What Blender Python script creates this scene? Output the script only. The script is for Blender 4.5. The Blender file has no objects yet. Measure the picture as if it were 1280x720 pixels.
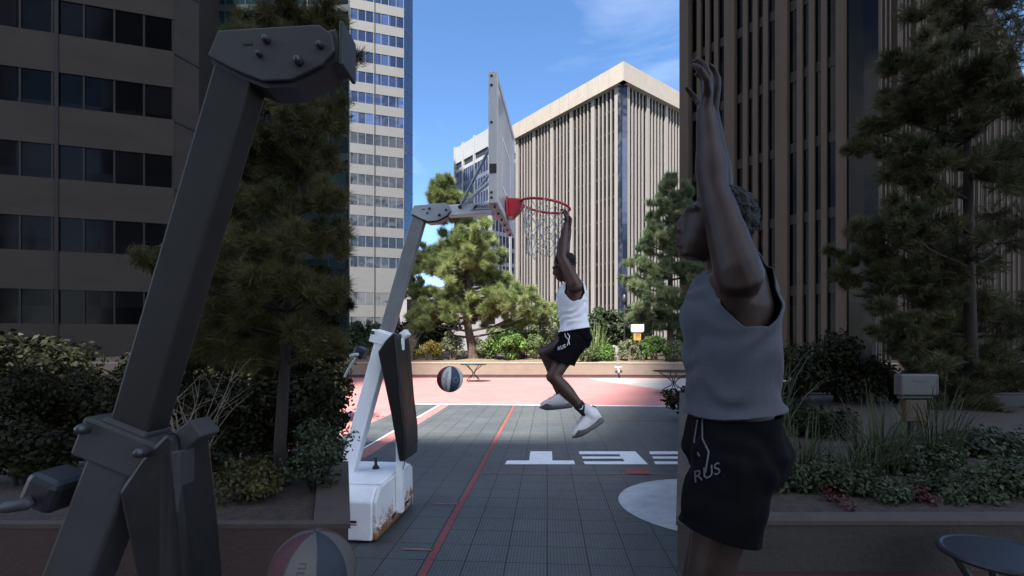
import bpy, bmesh, math, random
import numpy as np
from mathutils import Vector, Matrix, noise
from mathutils.bvhtree import BVHTree

random.seed(7)
RNG = np.random.default_rng(11)
scene = bpy.context.scene
COL = scene.collection
F, EYE, HZ = 620.0, 1.6, 429.0          # focal length in photo pixels, eye height, horizon row


def at(px, py, d):
    return Vector(((px - 640) * d / F, d, EYE - (py - HZ) * d / F))


def gnd(px, py, z=0.0):
    d = EYE * F / (py - HZ)
    return Vector(((px - 640) * d / F, d, z))


# ------------------------------------------------------------------ materials
def new_mat(name):
    m = bpy.data.materials.new(name)
    m.use_nodes = True
    nt = m.node_tree
    b = nt.nodes['Principled BSDF']
    return m, nt, b


def mat(name, col, rough=0.6, metal=0.0, var=0.15, scale=3.0, bump=0.0, bscale=60.0, coat=0.0, spec=0.5, col2=None, detail=6.0, stretch=None):
    m, nt, b = new_mat(name)
    N, L = nt.nodes, nt.links
    tc = N.new('ShaderNodeTexCoord')
    src = tc.outputs['Object']
    if stretch:
        mp = N.new('ShaderNodeMapping')
        mp.inputs['Scale'].default_value = stretch
        L.new(src, mp.inputs['Vector'])
        src = mp.outputs['Vector']
    nz = N.new('ShaderNodeTexNoise')
    nz.inputs['Scale'].default_value = scale
    nz.inputs['Detail'].default_value = detail
    nz.inputs['Roughness'].default_value = 0.65
    L.new(src, nz.inputs['Vector'])
    cr = N.new('ShaderNodeValToRGB')
    c2 = col2 or tuple(max(0.0, c * (1 - var)) for c in col)
    c1 = col if col2 else tuple(min(1.0, c * (1 + var)) for c in col)
    cr.color_ramp.elements[0].position = 0.34
    cr.color_ramp.elements[1].position = 0.66
    cr.color_ramp.elements[0].color = (*c2, 1)
    cr.color_ramp.elements[1].color = (*c1, 1)
    L.new(nz.outputs['Fac'], cr.inputs['Fac'])
    L.new(cr.outputs['Color'], b.inputs['Base Color'])
    b.inputs['Roughness'].default_value = rough
    b.inputs['Metallic'].default_value = metal
    b.inputs['Specular IOR Level'].default_value = spec
    b.inputs['Coat Weight'].default_value = coat
    if bump:
        n2 = N.new('ShaderNodeTexNoise')
        n2.inputs['Scale'].default_value = bscale
        n2.inputs['Detail'].default_value = 4
        L.new(src, n2.inputs['Vector'])
        bp = N.new('ShaderNodeBump')
        bp.inputs['Strength'].default_value = bump
        bp.inputs['Distance'].default_value = 0.02
        L.new(n2.outputs['Fac'], bp.inputs['Height'])
        L.new(bp.outputs['Normal'], b.inputs['Normal'])
    return m


def leaf_mat(name, dark, light, rough=0.55, trans=0.3, spec=0.3):
    """Foliage: every tuft or leaf carries its own tone between two greens."""
    m, nt, b = new_mat(name)
    N, L = nt.nodes, nt.links
    a = N.new('ShaderNodeAttribute')
    a.attribute_name = 'tone'
    mx = N.new('ShaderNodeMix')
    mx.data_type = 'RGBA'
    mx.inputs[6].default_value = (*dark, 1)
    mx.inputs[7].default_value = (*light, 1)
    L.new(a.outputs['Fac'], mx.inputs[0])
    L.new(mx.outputs[2], b.inputs['Base Color'])
    b.inputs['Roughness'].default_value = rough
    b.inputs['Specular IOR Level'].default_value = spec
    tr = N.new('ShaderNodeBsdfTranslucent')
    L.new(mx.outputs[2], tr.inputs['Color'])
    ms = N.new('ShaderNodeMixShader')
    ms.inputs[0].default_value = trans
    L.new(b.outputs[0], ms.inputs[1])
    L.new(tr.outputs[0], ms.inputs[2])
    L.new(ms.outputs[0], nt.nodes['Material Output'].inputs['Surface'])
    return m


def glass_mat(name, col, rough=0.04, metal=0.0, spec=0.8, wob=0.02):
    m, nt, b = new_mat(name)
    N, L = nt.nodes, nt.links
    b.inputs['Base Color'].default_value = (*col, 1)
    b.inputs['Roughness'].default_value = rough
    b.inputs['Metallic'].default_value = metal
    b.inputs['Specular IOR Level'].default_value = spec
    tc = N.new('ShaderNodeTexCoord')
    nz = N.new('ShaderNodeTexNoise')
    nz.inputs['Scale'].default_value = 0.6
    nz.inputs['Detail'].default_value = 1
    L.new(tc.outputs['Object'], nz.inputs['Vector'])
    sn = N.new('ShaderNodeVectorMath'); sn.operation = 'SNAP'
    sn.inputs[1].default_value = (1.31, 1.31, 3.5)
    L.new(tc.outputs['Object'], sn.inputs[0])
    wn = N.new('ShaderNodeTexWhiteNoise'); wn.noise_dimensions = '3D'
    L.new(sn.outputs[0], wn.inputs['Vector'])
    mc_ = N.new('ShaderNodeMix'); mc_.data_type = 'RGBA'
    mc_.inputs[6].default_value = (*[c * 0.6 for c in col], 1)
    mc_.inputs[7].default_value = (*[min(1, c * 1.9 + 0.002) for c in col], 1)
    pw = N.new('ShaderNodeMath'); pw.operation = 'POWER'; pw.inputs[1].default_value = 2.5
    L.new(wn.outputs['Value'], pw.inputs[0])
    L.new(pw.outputs[0], mc_.inputs[0])
    if metal != 0.8 and name != 'board_acrylic':
        L.new(mc_.outputs[2], b.inputs['Base Color'])
    bp = N.new('ShaderNodeBump')
    bp.inputs['Strength'].default_value = wob
    bp.inputs['Distance'].default_value = 1.0
    L.new(nz.outputs['Fac'], bp.inputs['Height'])
    L.new(bp.outputs['Normal'], b.inputs['Normal'])
    return m


def court_mat(name):
    """Interlocking sport tiles: 0.3 m squares, each a fine open grid."""
    m, nt, b = new_mat(name)
    N, L = nt.nodes, nt.links
    tc = N.new('ShaderNodeTexCoord')
    mp = N.new('ShaderNodeMapping')
    mp.inputs['Rotation'].default_value[2] = math.radians(4.06)
    L.new(tc.outputs['Object'], mp.inputs['Vector'])

    def grid(w, thin):
        br = N.new('ShaderNodeTexBrick')
        br.offset = 0.0
        br.inputs['Scale'].default_value = 1.0 / w
        br.inputs['Mortar Size'].default_value = thin
        br.inputs['Mortar Smooth'].default_value = 0.2
        br.inputs['Brick Width'].default_value = 1.0
        br.inputs['Row Height'].default_value = 1.0
        br.inputs['Color1'].default_value = (0.85, 0.85, 0.85, 1)
        br.inputs['Color2'].default_value = (1, 1, 1, 1)
        br.inputs['Mortar'].default_value = (0, 0, 0, 1)
        L.new(mp.outputs['Vector'], br.inputs['Vector'])
        return br
    big = grid(0.30, 0.022)
    fine = grid(0.025, 0.16)
    nz = N.new('ShaderNodeTexNoise')
    nz.inputs['Scale'].default_value = 0.9
    nz.inputs['Detail'].default_value = 7
    nz.inputs['Roughness'].default_value = 0.7
    L.new(tc.outputs['Object'], nz.inputs['Vector'])
    cr = N.new('ShaderNodeValToRGB')
    cr.color_ramp.elements[0].position = 0.3
    cr.color_ramp.elements[1].position = 0.7
    cr.color_ramp.elements[0].color = (0.078, 0.091, 0.099, 1)
    cr.color_ramp.elements[1].color = (0.117, 0.133, 0.140, 1)
    L.new(nz.outputs['Fac'], cr.inputs['Fac'])

    def mul(a, c, f):
        x = N.new('ShaderNodeMix')
        x.data_type = 'RGBA'
        x.blend_type = 'MULTIPLY'
        x.inputs[0].default_value = f
        L.new(a, x.inputs[6])
        L.new(c, x.inputs[7])
        return x.outputs[2]
    sc = N.new('ShaderNodeTexNoise')
    sc.inputs['Scale'].default_value = 5.0
    sc.inputs['Detail'].default_value = 9
    sc.inputs['Roughness'].default_value = 0.75
    sc.inputs['Distortion'].default_value = 1.5
    L.new(tc.outputs['Object'], sc.inputs['Vector'])
    sr_ = N.new('ShaderNodeMapRange')
    sr_.inputs['From Min'].default_value = 0.56
    sr_.inputs['From Max'].default_value = 0.78
    sr_.inputs['To Max'].default_value = 0.55
    L.new(sc.outputs['Fac'], sr_.inputs['Value'])
    du = N.new('ShaderNodeMix'); du.data_type = 'RGBA'
    L.new(sr_.outputs[0], du.inputs[0])
    L.new(cr.outputs['Color'], du.inputs[6])
    du.inputs[7].default_value = (0.17, 0.17, 0.165, 1)
    c = mul(du.outputs[2], big.outputs['Color'], 0.85)
    c = mul(c, fine.outputs['Color'], 0.55)
    L.new(c, b.inputs['Base Color'])
    b.inputs['Roughness'].default_value = 0.5
    bp = N.new('ShaderNodeBump')
    bp.inputs['Strength'].default_value = 0.5
    bp.inputs['Distance'].default_value = 0.004
    L.new(fine.outputs['Color'], bp.inputs['Height'])
    L.new(bp.outputs['Normal'], b.inputs['Normal'])
    return m


def rust_mat(name, base, rust):
    """White paint with rust patches along the lower edge."""
    m, nt, b = new_mat(name)
    N, L = nt.nodes, nt.links
    tc = N.new('ShaderNodeTexCoord')
    nz = N.new('ShaderNodeTexNoise')
    nz.inputs['Scale'].default_value = 9
    nz.inputs['Detail'].default_value = 8
    nz.inputs['Roughness'].default_value = 0.7
    L.new(tc.outputs['Object'], nz.inputs['Vector'])
    sp = N.new('ShaderNodeSeparateXYZ')
    L.new(tc.outputs['Object'], sp.inputs[0])
    mr = N.new('ShaderNodeMapRange')
    mr.inputs['From Min'].default_value = 0.05
    mr.inputs['From Max'].default_value = 0.50
    mr.inputs['To Min'].default_value = 0.30
    mr.inputs['To Max'].default_value = -0.3
    L.new(sp.outputs['Z'], mr.inputs['Value'])
    ad = N.new('ShaderNodeMath')
    L.new(nz.outputs['Fac'], ad.inputs[0])
    L.new(mr.outputs[0], ad.inputs[1])
    cr = N.new('ShaderNodeValToRGB')
    cr.color_ramp.elements[0].position = 0.62
    cr.color_ramp.elements[1].position = 0.76
    cr.color_ramp.elements[0].color = (*base, 1)
    cr.color_ramp.elements[1].color = (*rust, 1)
    L.new(ad.outputs[0], cr.inputs['Fac'])
    L.new(cr.outputs['Color'], b.inputs['Base Color'])
    b.inputs['Roughness'].default_value = 0.55
    return m


M = {}
M['court'] = court_mat('court_tile')
M['plaza'] = mat('salmon_paint', (0.30, 0.125, 0.12), 0.8, var=0.12, scale=0.7, bump=0.15, bscale=30)
M['paving'] = mat('pale_concrete', (0.27, 0.25, 0.24), 0.85, var=0.1, scale=1.0, bump=0.15)
M['ground'] = mat('asphalt', (0.12, 0.12, 0.12), 0.9, var=0.2, scale=0.4, bump=0.2)
M['line_red'] = mat('red_line', (0.20, 0.05, 0.045), 0.6, var=0.18, scale=12)
M['line_pink'] = mat('pink_line', (0.24, 0.11, 0.10), 0.6, var=0.2, scale=12)
M['strip_red'] = mat('border_tile', (0.28, 0.12, 0.115), 0.6, var=0.15, scale=8)
M['line_white'] = mat('white_line', (0.68, 0.69, 0.70), 0.6, var=0.08, scale=10)
M['white_paint'] = mat('white_enamel', (0.78, 0.80, 0.83), 0.35, var=0.06, scale=5, bump=0.03)
M['circle'] = mat('white_tile', (0.44, 0.46, 0.47), 0.55, var=0.14, scale=5)
M['white_rust'] = rust_mat('rusty_enamel', (0.70, 0.70, 0.69), (0.25, 0.11, 0.035))
M['grey_steel'] = mat('grey_steel', (0.19, 0.20, 0.21), 0.42, metal=0.2, var=0.1, scale=6)
M['plate'] = mat('plate_grey', (0.36, 0.39, 0.42), 0.4, metal=0.1, var=0.08, scale=6)
M['black_vinyl'] = mat('black_vinyl', (0.0105, 0.010, 0.010), 0.4, spec=0.3, var=0.25, scale=4, bump=0.5, bscale=5)
M['black'] = mat('black_plastic', (0.012, 0.012, 0.014), 0.4, var=0.2)
M['bolt'] = mat('dark_bolt', (0.05, 0.05, 0.055), 0.4, metal=0.6)
M['acrylic'] = glass_mat('board_acrylic', (0.42, 0.46, 0.5), 0.08, spec=0.6)
M['board_grey'] = mat('board_frame_paint', (0.52, 0.51, 0.50), 0.45, var=0.06)
M['rim_red'] = mat('rim_red', (0.52, 0.02, 0.035), 0.35, var=0.1)
M['net'] = mat('white_cord', (0.5, 0.5, 0.5), 0.8)
M['ink'] = mat('black_ink', (0.03, 0.03, 0.035), 0.5)
M['red_ink'] = mat('red_ink', (0.45, 0.04, 0.05), 0.5)
M['charcoal'] = mat('charcoal_steel', (0.0145, 0.0135, 0.013), 0.5, spec=0.22, var=0.15, scale=6)  # grey steel darkened in colour for the near stand; also plain dark joints
M['slate'] = mat('slate_paint', (0.036, 0.0355, 0.036), 0.5, spec=0.25, var=0.1, scale=6, bump=0.03)  # white enamel darkened in colour to imitate the dimmed near side
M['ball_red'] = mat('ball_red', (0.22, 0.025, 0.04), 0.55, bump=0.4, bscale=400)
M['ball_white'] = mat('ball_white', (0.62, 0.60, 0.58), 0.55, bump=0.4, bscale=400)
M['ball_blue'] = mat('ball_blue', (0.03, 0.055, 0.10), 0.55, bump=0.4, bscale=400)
M['dull_red'] = mat('dull_red', (0.055, 0.012, 0.018), 0.55, bump=0.4, bscale=400)  # ball colours again, darkened to put shade into the near ball
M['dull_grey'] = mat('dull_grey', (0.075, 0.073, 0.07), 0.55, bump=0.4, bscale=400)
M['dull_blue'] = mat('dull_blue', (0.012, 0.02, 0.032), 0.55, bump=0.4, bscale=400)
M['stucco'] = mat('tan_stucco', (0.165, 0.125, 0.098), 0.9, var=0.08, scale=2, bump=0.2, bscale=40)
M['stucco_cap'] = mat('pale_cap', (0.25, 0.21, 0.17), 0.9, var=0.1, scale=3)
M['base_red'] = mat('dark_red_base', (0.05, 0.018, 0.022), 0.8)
M['brown_wall'] = mat('brown_stucco', (0.040, 0.022, 0.018), 0.9, var=0.12, scale=3, bump=0.3, bscale=40)  # near planter stucco and cap: dimness put into the wall colours
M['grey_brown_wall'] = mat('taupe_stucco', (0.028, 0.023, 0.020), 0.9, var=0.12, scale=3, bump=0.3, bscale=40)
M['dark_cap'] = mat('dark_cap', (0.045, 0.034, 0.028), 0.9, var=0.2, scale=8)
M['mulch'] = mat('bark_mulch', (0.12, 0.08, 0.05), 0.95, var=0.5, scale=14, bump=0.8, bscale=40)
M['mulch_dark'] = mat('dark_mulch', (0.03, 0.02, 0.014), 0.95, var=0.5, scale=20, bump=0.8, bscale=50)  # mulch copy with shade put into its colour
M['iron'] = mat('black_iron', (0.02, 0.02, 0.022), 0.45, metal=0.3)
M['skin'] = mat('brown_skin', (0.070, 0.034, 0.025), 0.45, var=0.15, scale=12, spec=0.4)
M['skin_dark'] = mat('deep_brown_skin', (0.024, 0.0115, 0.0085), 0.5, var=0.22, scale=14, spec=0.3, bump=0.12, bscale=260)  # brown skin darkened so the near man reads as dimmed
M['hair'] = mat('black_hair', (0.008, 0.007, 0.007), 0.8, bump=1.0, bscale=120)
M['eye'] = mat('eye_white', (0.06, 0.05, 0.045), 0.2)
M['shirt_white'] = mat('white_cotton', (0.80, 0.80, 0.84), 0.85, var=0.03, bump=0.15, bscale=200)
M['shirt_slate'] = mat('slate_cotton', (0.045, 0.050, 0.065), 0.85, var=0.06, bump=0.15, bscale=200)  # white cotton darkened to imitate dim light on the near man
M['shorts'] = mat('black_nylon', (0.004, 0.004, 0.005), 0.8, spec=0.04, var=0.2, bump=0.4, bscale=14)
M['print_white'] = mat('white_print', (0.7, 0.7, 0.7), 0.6)
M['print_grey'] = mat('grey_print', (0.06, 0.06, 0.065), 0.6)  # white print darkened along with the near man's clothes
M['sock'] = mat('black_knit', (0.012, 0.012, 0.014), 0.9)
M['shoe_white'] = mat('white_leather', (0.66, 0.65, 0.65), 0.45, var=0.05)
M['shoe_grey'] = mat('grey_rubber', (0.085, 0.085, 0.095), 0.6)
# buildings
M['spandrel'] = mat('pale_spandrel', (0.080, 0.080, 0.080), 0.6, var=0.05, scale=0.3, stretch=(1, 1, 4))
M['win_blue'] = glass_mat('blue_glass', (0.035, 0.055, 0.11), 0.05, metal=0.55, wob=0.06)  # sky reflection of the upper rows tinted into the glass
M['win_dark'] = glass_mat('dark_glass', (0.012, 0.013, 0.016), 0.05, spec=0.7, wob=0.05)
M['mullion'] = mat('grey_mullion', (0.10, 0.10, 0.105), 0.5)
M['joint'] = mat('dark_joint', (0.06, 0.06, 0.065), 0.6)
M['corner_glass'] = glass_mat('corner_glass', (0.10, 0.135, 0.19), 0.06, metal=0.8)  # bluish tint stands for the sky reflected in the corner
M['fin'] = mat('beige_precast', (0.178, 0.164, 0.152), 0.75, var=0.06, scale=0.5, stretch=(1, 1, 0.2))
M['fascia'] = mat('cream_precast', (0.235, 0.21, 0.182), 0.75, var=0.07, scale=0.5)
M['slot'] = glass_mat('bronze_glass', (0.010, 0.009, 0.010), 0.08, spec=0.22)
M['notch'] = glass_mat('notch_glass', (0.016, 0.021, 0.036), 0.07, spec=0.5, wob=0.05)
M['slot_bar'] = mat('bronze_bar', (0.022, 0.018, 0.017), 0.6, spec=0.2)
M['crown_white'] = mat('white_crown', (0.24, 0.25, 0.26), 0.6, var=0.04, scale=0.4)
M['navy_glass'] = glass_mat('navy_glass', (0.02, 0.025, 0.05), 0.08, metal=0.3, spec=0.6)
M['navy_spandrel'] = mat('navy_spandrel', (0.09, 0.10, 0.14), 0.4)
M['lilac_stone'] = mat('lilac_stone', (0.16, 0.15, 0.155), 0.8, var=0.06)
M['dark_stone'] = mat('charcoal_stone', (0.032, 0.028, 0.025), 0.7, spec=0.15, var=0.10, scale=0.4, stretch=(1, 1, 3))  # near tower bands: pale spandrel with shade put into the colour
M['dark_fin'] = mat('umber_precast', (0.076, 0.061, 0.050), 0.8, spec=0.04, var=0.08, scale=0.5, stretch=(1, 1, 0.2))  # beige fins darkened in colour to imitate a dim near block
M['black_glass'] = glass_mat('black_glass', (0.003, 0.003, 0.0035), 0.12, spec=0.08)  # near tower windows, darkened in colour likewise
M['teal_glass'] = glass_mat('teal_glass', (0.006, 0.018, 0.022), 0.12, spec=0.2)  # colour of dimmed sky put into a glass surface
M['teal_bar'] = mat('teal_mullion', (0.012, 0.022, 0.026), 0.5)
M['block_wall'] = mat('grey_block', (0.30, 0.29, 0.28), 0.8, var=0.08, scale=0.3)
# plants
M['bark'] = mat('pine_bark', (0.055, 0.036, 0.028), 0.95, var=0.45, scale=7, bump=0.9, bscale=18, stretch=(1, 1, 0.3))
M['bark_dark'] = mat('dark_bark', (0.018, 0.013, 0.011), 0.95, var=0.4, scale=9, bump=0.9, bscale=25, stretch=(1, 1, 0.3))  # pine bark darkened for the dim near trees
M['twig'] = mat('grey_twig', (0.16, 0.13, 0.10), 0.9)
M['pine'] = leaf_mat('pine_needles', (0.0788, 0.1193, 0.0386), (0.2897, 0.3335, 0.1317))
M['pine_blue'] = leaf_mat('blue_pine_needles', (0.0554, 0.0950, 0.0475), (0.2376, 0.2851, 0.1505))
M['pine_deep'] = leaf_mat('deep_pine_needles', (0.034, 0.036, 0.013), (0.128, 0.112, 0.047), trans=0.2, spec=0.15)  # near pines: needle greens darkened to imitate deep shade
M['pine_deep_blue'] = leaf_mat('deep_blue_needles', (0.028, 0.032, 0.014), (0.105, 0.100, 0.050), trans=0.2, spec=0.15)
M['leaf_bright'] = leaf_mat('bright_leaf', (0.0426, 0.0853, 0.0154), (0.1194, 0.2046, 0.0426))
M['leaf_mid'] = leaf_mat('mid_leaf', (0.0364, 0.0624, 0.0208), (0.1247, 0.1560, 0.0572))
M['leaf_grey'] = leaf_mat('grey_leaf', (0.0624, 0.0780, 0.0364), (0.2079, 0.2287, 0.1247))
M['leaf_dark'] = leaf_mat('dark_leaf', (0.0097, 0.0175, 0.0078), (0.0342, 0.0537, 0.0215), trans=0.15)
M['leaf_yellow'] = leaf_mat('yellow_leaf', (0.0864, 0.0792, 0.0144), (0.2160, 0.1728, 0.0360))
M['leaf_shade'] = leaf_mat('low_leaf', (0.0158, 0.0229, 0.0088), (0.0546, 0.0686, 0.0299), trans=0.2)  # near shrubs: shade put into these leaf colours
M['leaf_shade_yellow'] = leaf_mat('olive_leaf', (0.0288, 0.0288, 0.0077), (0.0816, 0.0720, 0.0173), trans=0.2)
M['leaf_black'] = leaf_mat('blackish_leaf', (0.0055, 0.0065, 0.0025), (0.026, 0.027, 0.011), trans=0.1, spec=0.1)  # leaf colour darkened to near black for the dim sides
M['leaf_red'] = leaf_mat('red_flower', (0.0420, 0.0084, 0.0070), (0.0840, 0.0140, 0.0126), trans=0.2)
M['blade'] = leaf_mat('grass_blade', (0.0588, 0.0980, 0.0245), (0.1960, 0.2450, 0.0980))
M['blade_dark'] = leaf_mat('dark_grass_blade', (0.0187, 0.0272, 0.0102), (0.0638, 0.0723, 0.0340), trans=0.2)  # grass blade copy with its greens darkened as if dimmed
M['sign_white'] = mat('sign_white', (0.60, 0.62, 0.66), 0.5)
M['sign_yellow'] = mat('sign_yellow', (0.42, 0.21, 0.02), 0.5)
M['sign_grey'] = mat('sign_grey', (0.045, 0.045, 0.05), 0.5)  # near sign: white and yellow darkened to imitate shade
M['sign_amber'] = mat('sign_amber', (0.05, 0.024, 0.005), 0.5)
M['rock'] = mat('grey_rock', (0.16, 0.15, 0.15), 0.9, var=0.2, bump=0.5, bscale=8)

# ------------------------------------------------------------------ objects
WLOC = {}


def root(name, loc, label, cat, group=None, rz=0.0, kind=None):
    o = bpy.data.objects.new(name, None)
    COL.objects.link(o)
    o.empty_display_size = 0.2
    o.location = loc
    o.rotation_euler = (0, 0, rz)
    WLOC[o.name] = Vector(loc)
    tag(o, label, cat, group, kind)
    return o


def tag(o, label=None, cat=None, group=None, kind=None):
    if label: o['label'] = label
    if cat: o['category'] = cat
    if group: o['group'] = group
    if kind: o['kind'] = kind
    return o


def link_mesh(name, me, mats, parent=None, smooth=False, local=False):
    o = bpy.data.objects.new(name, me)
    COL.objects.link(o)
    for m in (mats if isinstance(mats, (list, tuple)) else [mats]):
        me.materials.append(m)
    off = Vector((0, 0, 0))
    if parent is not None:
        o.parent = parent
        if not local:
            off = WLOC.get(parent.name, Vector((0, 0, 0)))
            me.transform(Matrix.Translation(-off))
    WLOC[o.name] = off
    if smooth:
        me.polygons.foreach_set('use_smooth', [True] * len(me.polygons))
    return o


class MB:
    def __init__(self):
        self.v, self.f, self.mi, self.cur = [], [], [], 0

    def add(self, vs, fs):
        b = len(self.v)
        self.v += [tuple(p) for p in vs]
        for f in fs:
            self.f.append(tuple(i + b for i in f))
            self.mi.append(self.cur)

    def box(self, x0, x1, y0, y1, z0, z1):
        self.add([(x0, y0, z0), (x1, y0, z0), (x1, y1, z0), (x0, y1, z0), (x0, y0, z1), (x1, y0, z1), (x1, y1, z1), (x0, y1, z1)],
                 [(3, 2, 1, 0), (4, 5, 6, 7), (0, 1, 5, 4), (1, 2, 6, 5), (2, 3, 7, 6), (3, 0, 4, 7)])

    def fbox(self, A, u, n, s0, s1, z0, z1, o0, o1):
        """Box on a facade: along u, up z, out along n."""
        A, u, n = Vector(A), Vector(u), Vector(n)
        vs = []
        for z in (z0, z1):
            for s, o in ((s0, o1), (s1, o1), (s1, o0), (s0, o0)):
                p = A + u * s + n * o
                vs.append((p.x, p.y, z))
        self.add(vs, [(3, 2, 1, 0), (4, 5, 6, 7), (0, 1, 5, 4), (1, 2, 6, 5), (2, 3, 7, 6), (3, 0, 4, 7)])

    def prism(self, poly, ext):
        """Polygon (3-D points) extruded by the vector ext."""
        n = len(poly)
        e = Vector(ext)
        vs = [Vector(p) for p in poly] + [Vector(p) + e for p in poly]
        fs = [tuple(range(n))[::-1], tuple(range(n, 2 * n))]
        fs += [(i, (i + 1) % n, n + (i + 1) % n, n + i) for i in range(n)]
        self.add(vs, fs)

    def bar(self, a, b, w, h, up=(0, 1, 0)):
        """Rectangular bar a->b; w across, h along up."""
        a, b = Vector(a), Vector(b)
        t = (b - a).normalized()
        U = Vector(up)
        U = (U - t * U.dot(t)).normalized()
        S = t.cross(U)
        vs = []
        for p in (a, b):
            for i, j in ((-1, -1), (1, -1), (1, 1), (-1, 1)):
                vs.append(p + S * (w / 2 * i) + U * (h / 2 * j))
        self.add(vs, [(3, 2, 1, 0), (4, 5, 6, 7), (0, 1, 5, 4), (1, 2, 6, 5), (2, 3, 7, 6), (3, 0, 4, 7)])

    def tube(self, pts, rad, n=10, cap=True, closed=False):
        pts = [Vector(p) for p in pts]
        if not isinstance(rad, (list, tuple)):
            rad = [rad] * len(pts)
        m = len(pts)
        rings = []
        t0 = None
        U = None
        for i, p in enumerate(pts):
            if closed:
                t = (pts[(i + 1) % m] - pts[i - 1]).normalized()
            else:
                t = (pts[min(i + 1, m - 1)] - pts[max(i - 1, 0)])
                t = t.normalized() if t.length > 1e-9 else Vector((0, 0, 1))
            if U is None:
                r = Vector((0, 0, 1)) if abs(t.z) < 0.9 else Vector((1, 0, 0))
                U = (r - t * r.dot(t)).normalized()
            else:
                U = (U - t * U.dot(t))
                U = U.normalized() if U.length > 1e-6 else t.orthogonal().normalized()
            W = t.cross(U)
            rings.append((p, t, U, W, rad[i]))
        out = []
        if cap and not closed:
            p, t, U, W, r = rings[0]
            for k in (0.25, 0.65):
                out.append((p - t * r * math.sqrt(1 - k * k), U, W, r * k))
        out += [(p, U, W, r) for p, t, U, W, r in rings]
        if cap and not closed:
            p, t, U, W, r = rings[-1]
            for k in (0.65, 0.25):
                out.append((p + t * r * math.sqrt(1 - k * k), U, W, r * k))
        vs, fs = [], []
        for p, U, W, r in out:
            for k in range(n):
                a = 2 * math.pi * k / n
                vs.append(p + U * (math.cos(a) * r) + W * (math.sin(a) * r))
        R = len(out)
        for i in range(R if closed else R - 1):
            j = (i + 1) % R
            for k in range(n):
                l = (k + 1) % n
                fs.append((i * n + k, i * n + l, j * n + l, j * n + k))
        if not closed:
            fs.append(tuple(range(n))[::-1])
            fs.append(tuple((R - 1) * n + k for k in range(n)))
        self.add(vs, fs)

    def loft(self, secs, n=24, p=2.0):
        """secs: (centre, U, V, ru, rv); super-ellipse rings capped with fans."""
        vs, fs = [], []
        for c, U, V, ru, rv in secs:
            c, U, V = Vector(c), Vector(U), Vector(V)
            for k in range(n):
                a = 2 * math.pi * k / n
                ca, sa = math.cos(a), math.sin(a)
                x = math.copysign(abs(ca) ** (2 / p), ca) * ru
                y = math.copysign(abs(sa) ** (2 / p), sa) * rv
                vs.append(c + U * x + V * y)
        R = len(secs)
        for i in range(R - 1):
            for k in range(n):
                l = (k + 1) % n
                fs.append((i * n + k, i * n + l, (i + 1) * n + l, (i + 1) * n + k))
        fs.append(tuple(range(n))[::-1])
        fs.append(tuple((R - 1) * n + k for k in range(n)))
        self.add(vs, fs)

    def ball(self, c, r, seg=16, ring=10, axes=None):
        c = Vector(c)
        rx, ry, rz = r if isinstance(r, (tuple, list)) else (r, r, r)
        A = axes or (Vector((1, 0, 0)), Vector((0, 1, 0)), Vector((0, 0, 1)))
        vs, fs = [], []
        for i in range(ring + 1):
            th = math.pi * min(max(i / ring, 0.003), 0.997)
            for k in range(seg):
                a = 2 * math.pi * k / seg
                vs.append(c + A[0] * (rx * math.sin(th) * math.cos(a)) + A[1] * (ry * math.sin(th) * math.sin(a)) + A[2] * (rz * math.cos(th)))
        for i in range(ring):
            for k in range(seg):
                l = (k + 1) % seg
                fs.append((i * seg + k, (i + 1) * seg + k, (i + 1) * seg + l, i * seg + l))
        fs.append(tuple(range(seg)))
        fs.append(tuple(ring * seg + k for k in range(seg))[::-1])
        self.add(vs, fs)

    def disc(self, c, r, z0, z1, n=32):
        c = Vector(c)
        self.prism([(c.x + r * math.cos(2 * math.pi * k / n), c.y + r * math.sin(2 * math.pi * k / n), z0) for k in range(n)], (0, 0, z1 - z0))

    def mesh(self, name, fix=True):
        me = bpy.data.meshes.new(name)
        me.from_pydata(self.v, [], self.f)
        if any(self.mi):
            me.polygons.foreach_set('material_index', self.mi)
        if fix:
            bm = bmesh.new()
            bm.from_mesh(me)
            bmesh.ops.recalc_face_normals(bm, faces=bm.faces)
            bm.to_mesh(me)
            bm.free()
        me.update()
        return me

    def build(self, name, mats, parent=None, smooth=False, bevel=0.0, local=False):
        o = link_mesh(name, self.mesh(name), mats, parent, smooth, local)
        if bevel:
            b = o.modifiers.new('edge', 'BEVEL')
            b.width = bevel
            b.segments = 2
            b.limit_method = 'ANGLE'
        return o


def struct(name, mb, m):
    return tag(mb.build(name, m), kind='structure')


def sheet(name, pts, z, m):
    mb = MB()
    mb.add([(p[0], p[1], z) for p in pts], [tuple(range(len(pts)))])
    return tag(link_mesh(name, mb.mesh(name), m), kind='structure')


def text_mesh(s, size, shear=0.0, space=1.0):
    c = bpy.data.curves.new('lettering', 'FONT')
    c.body = s
    c.size = size
    c.shear = shear
    c.align_x = 'CENTER'
    c.align_y = 'CENTER'
    c.space_character = space
    c.extrude = 0.0004
    o = bpy.data.objects.new('lettering', c)
    COL.objects.link(o)
    dg = bpy.context.evaluated_depsgraph_get()
    me = bpy.data.meshes.new_from_object(o.evaluated_get(dg))
    bpy.data.objects.remove(o)
    bpy.data.curves.remove(c)
    return me


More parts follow.
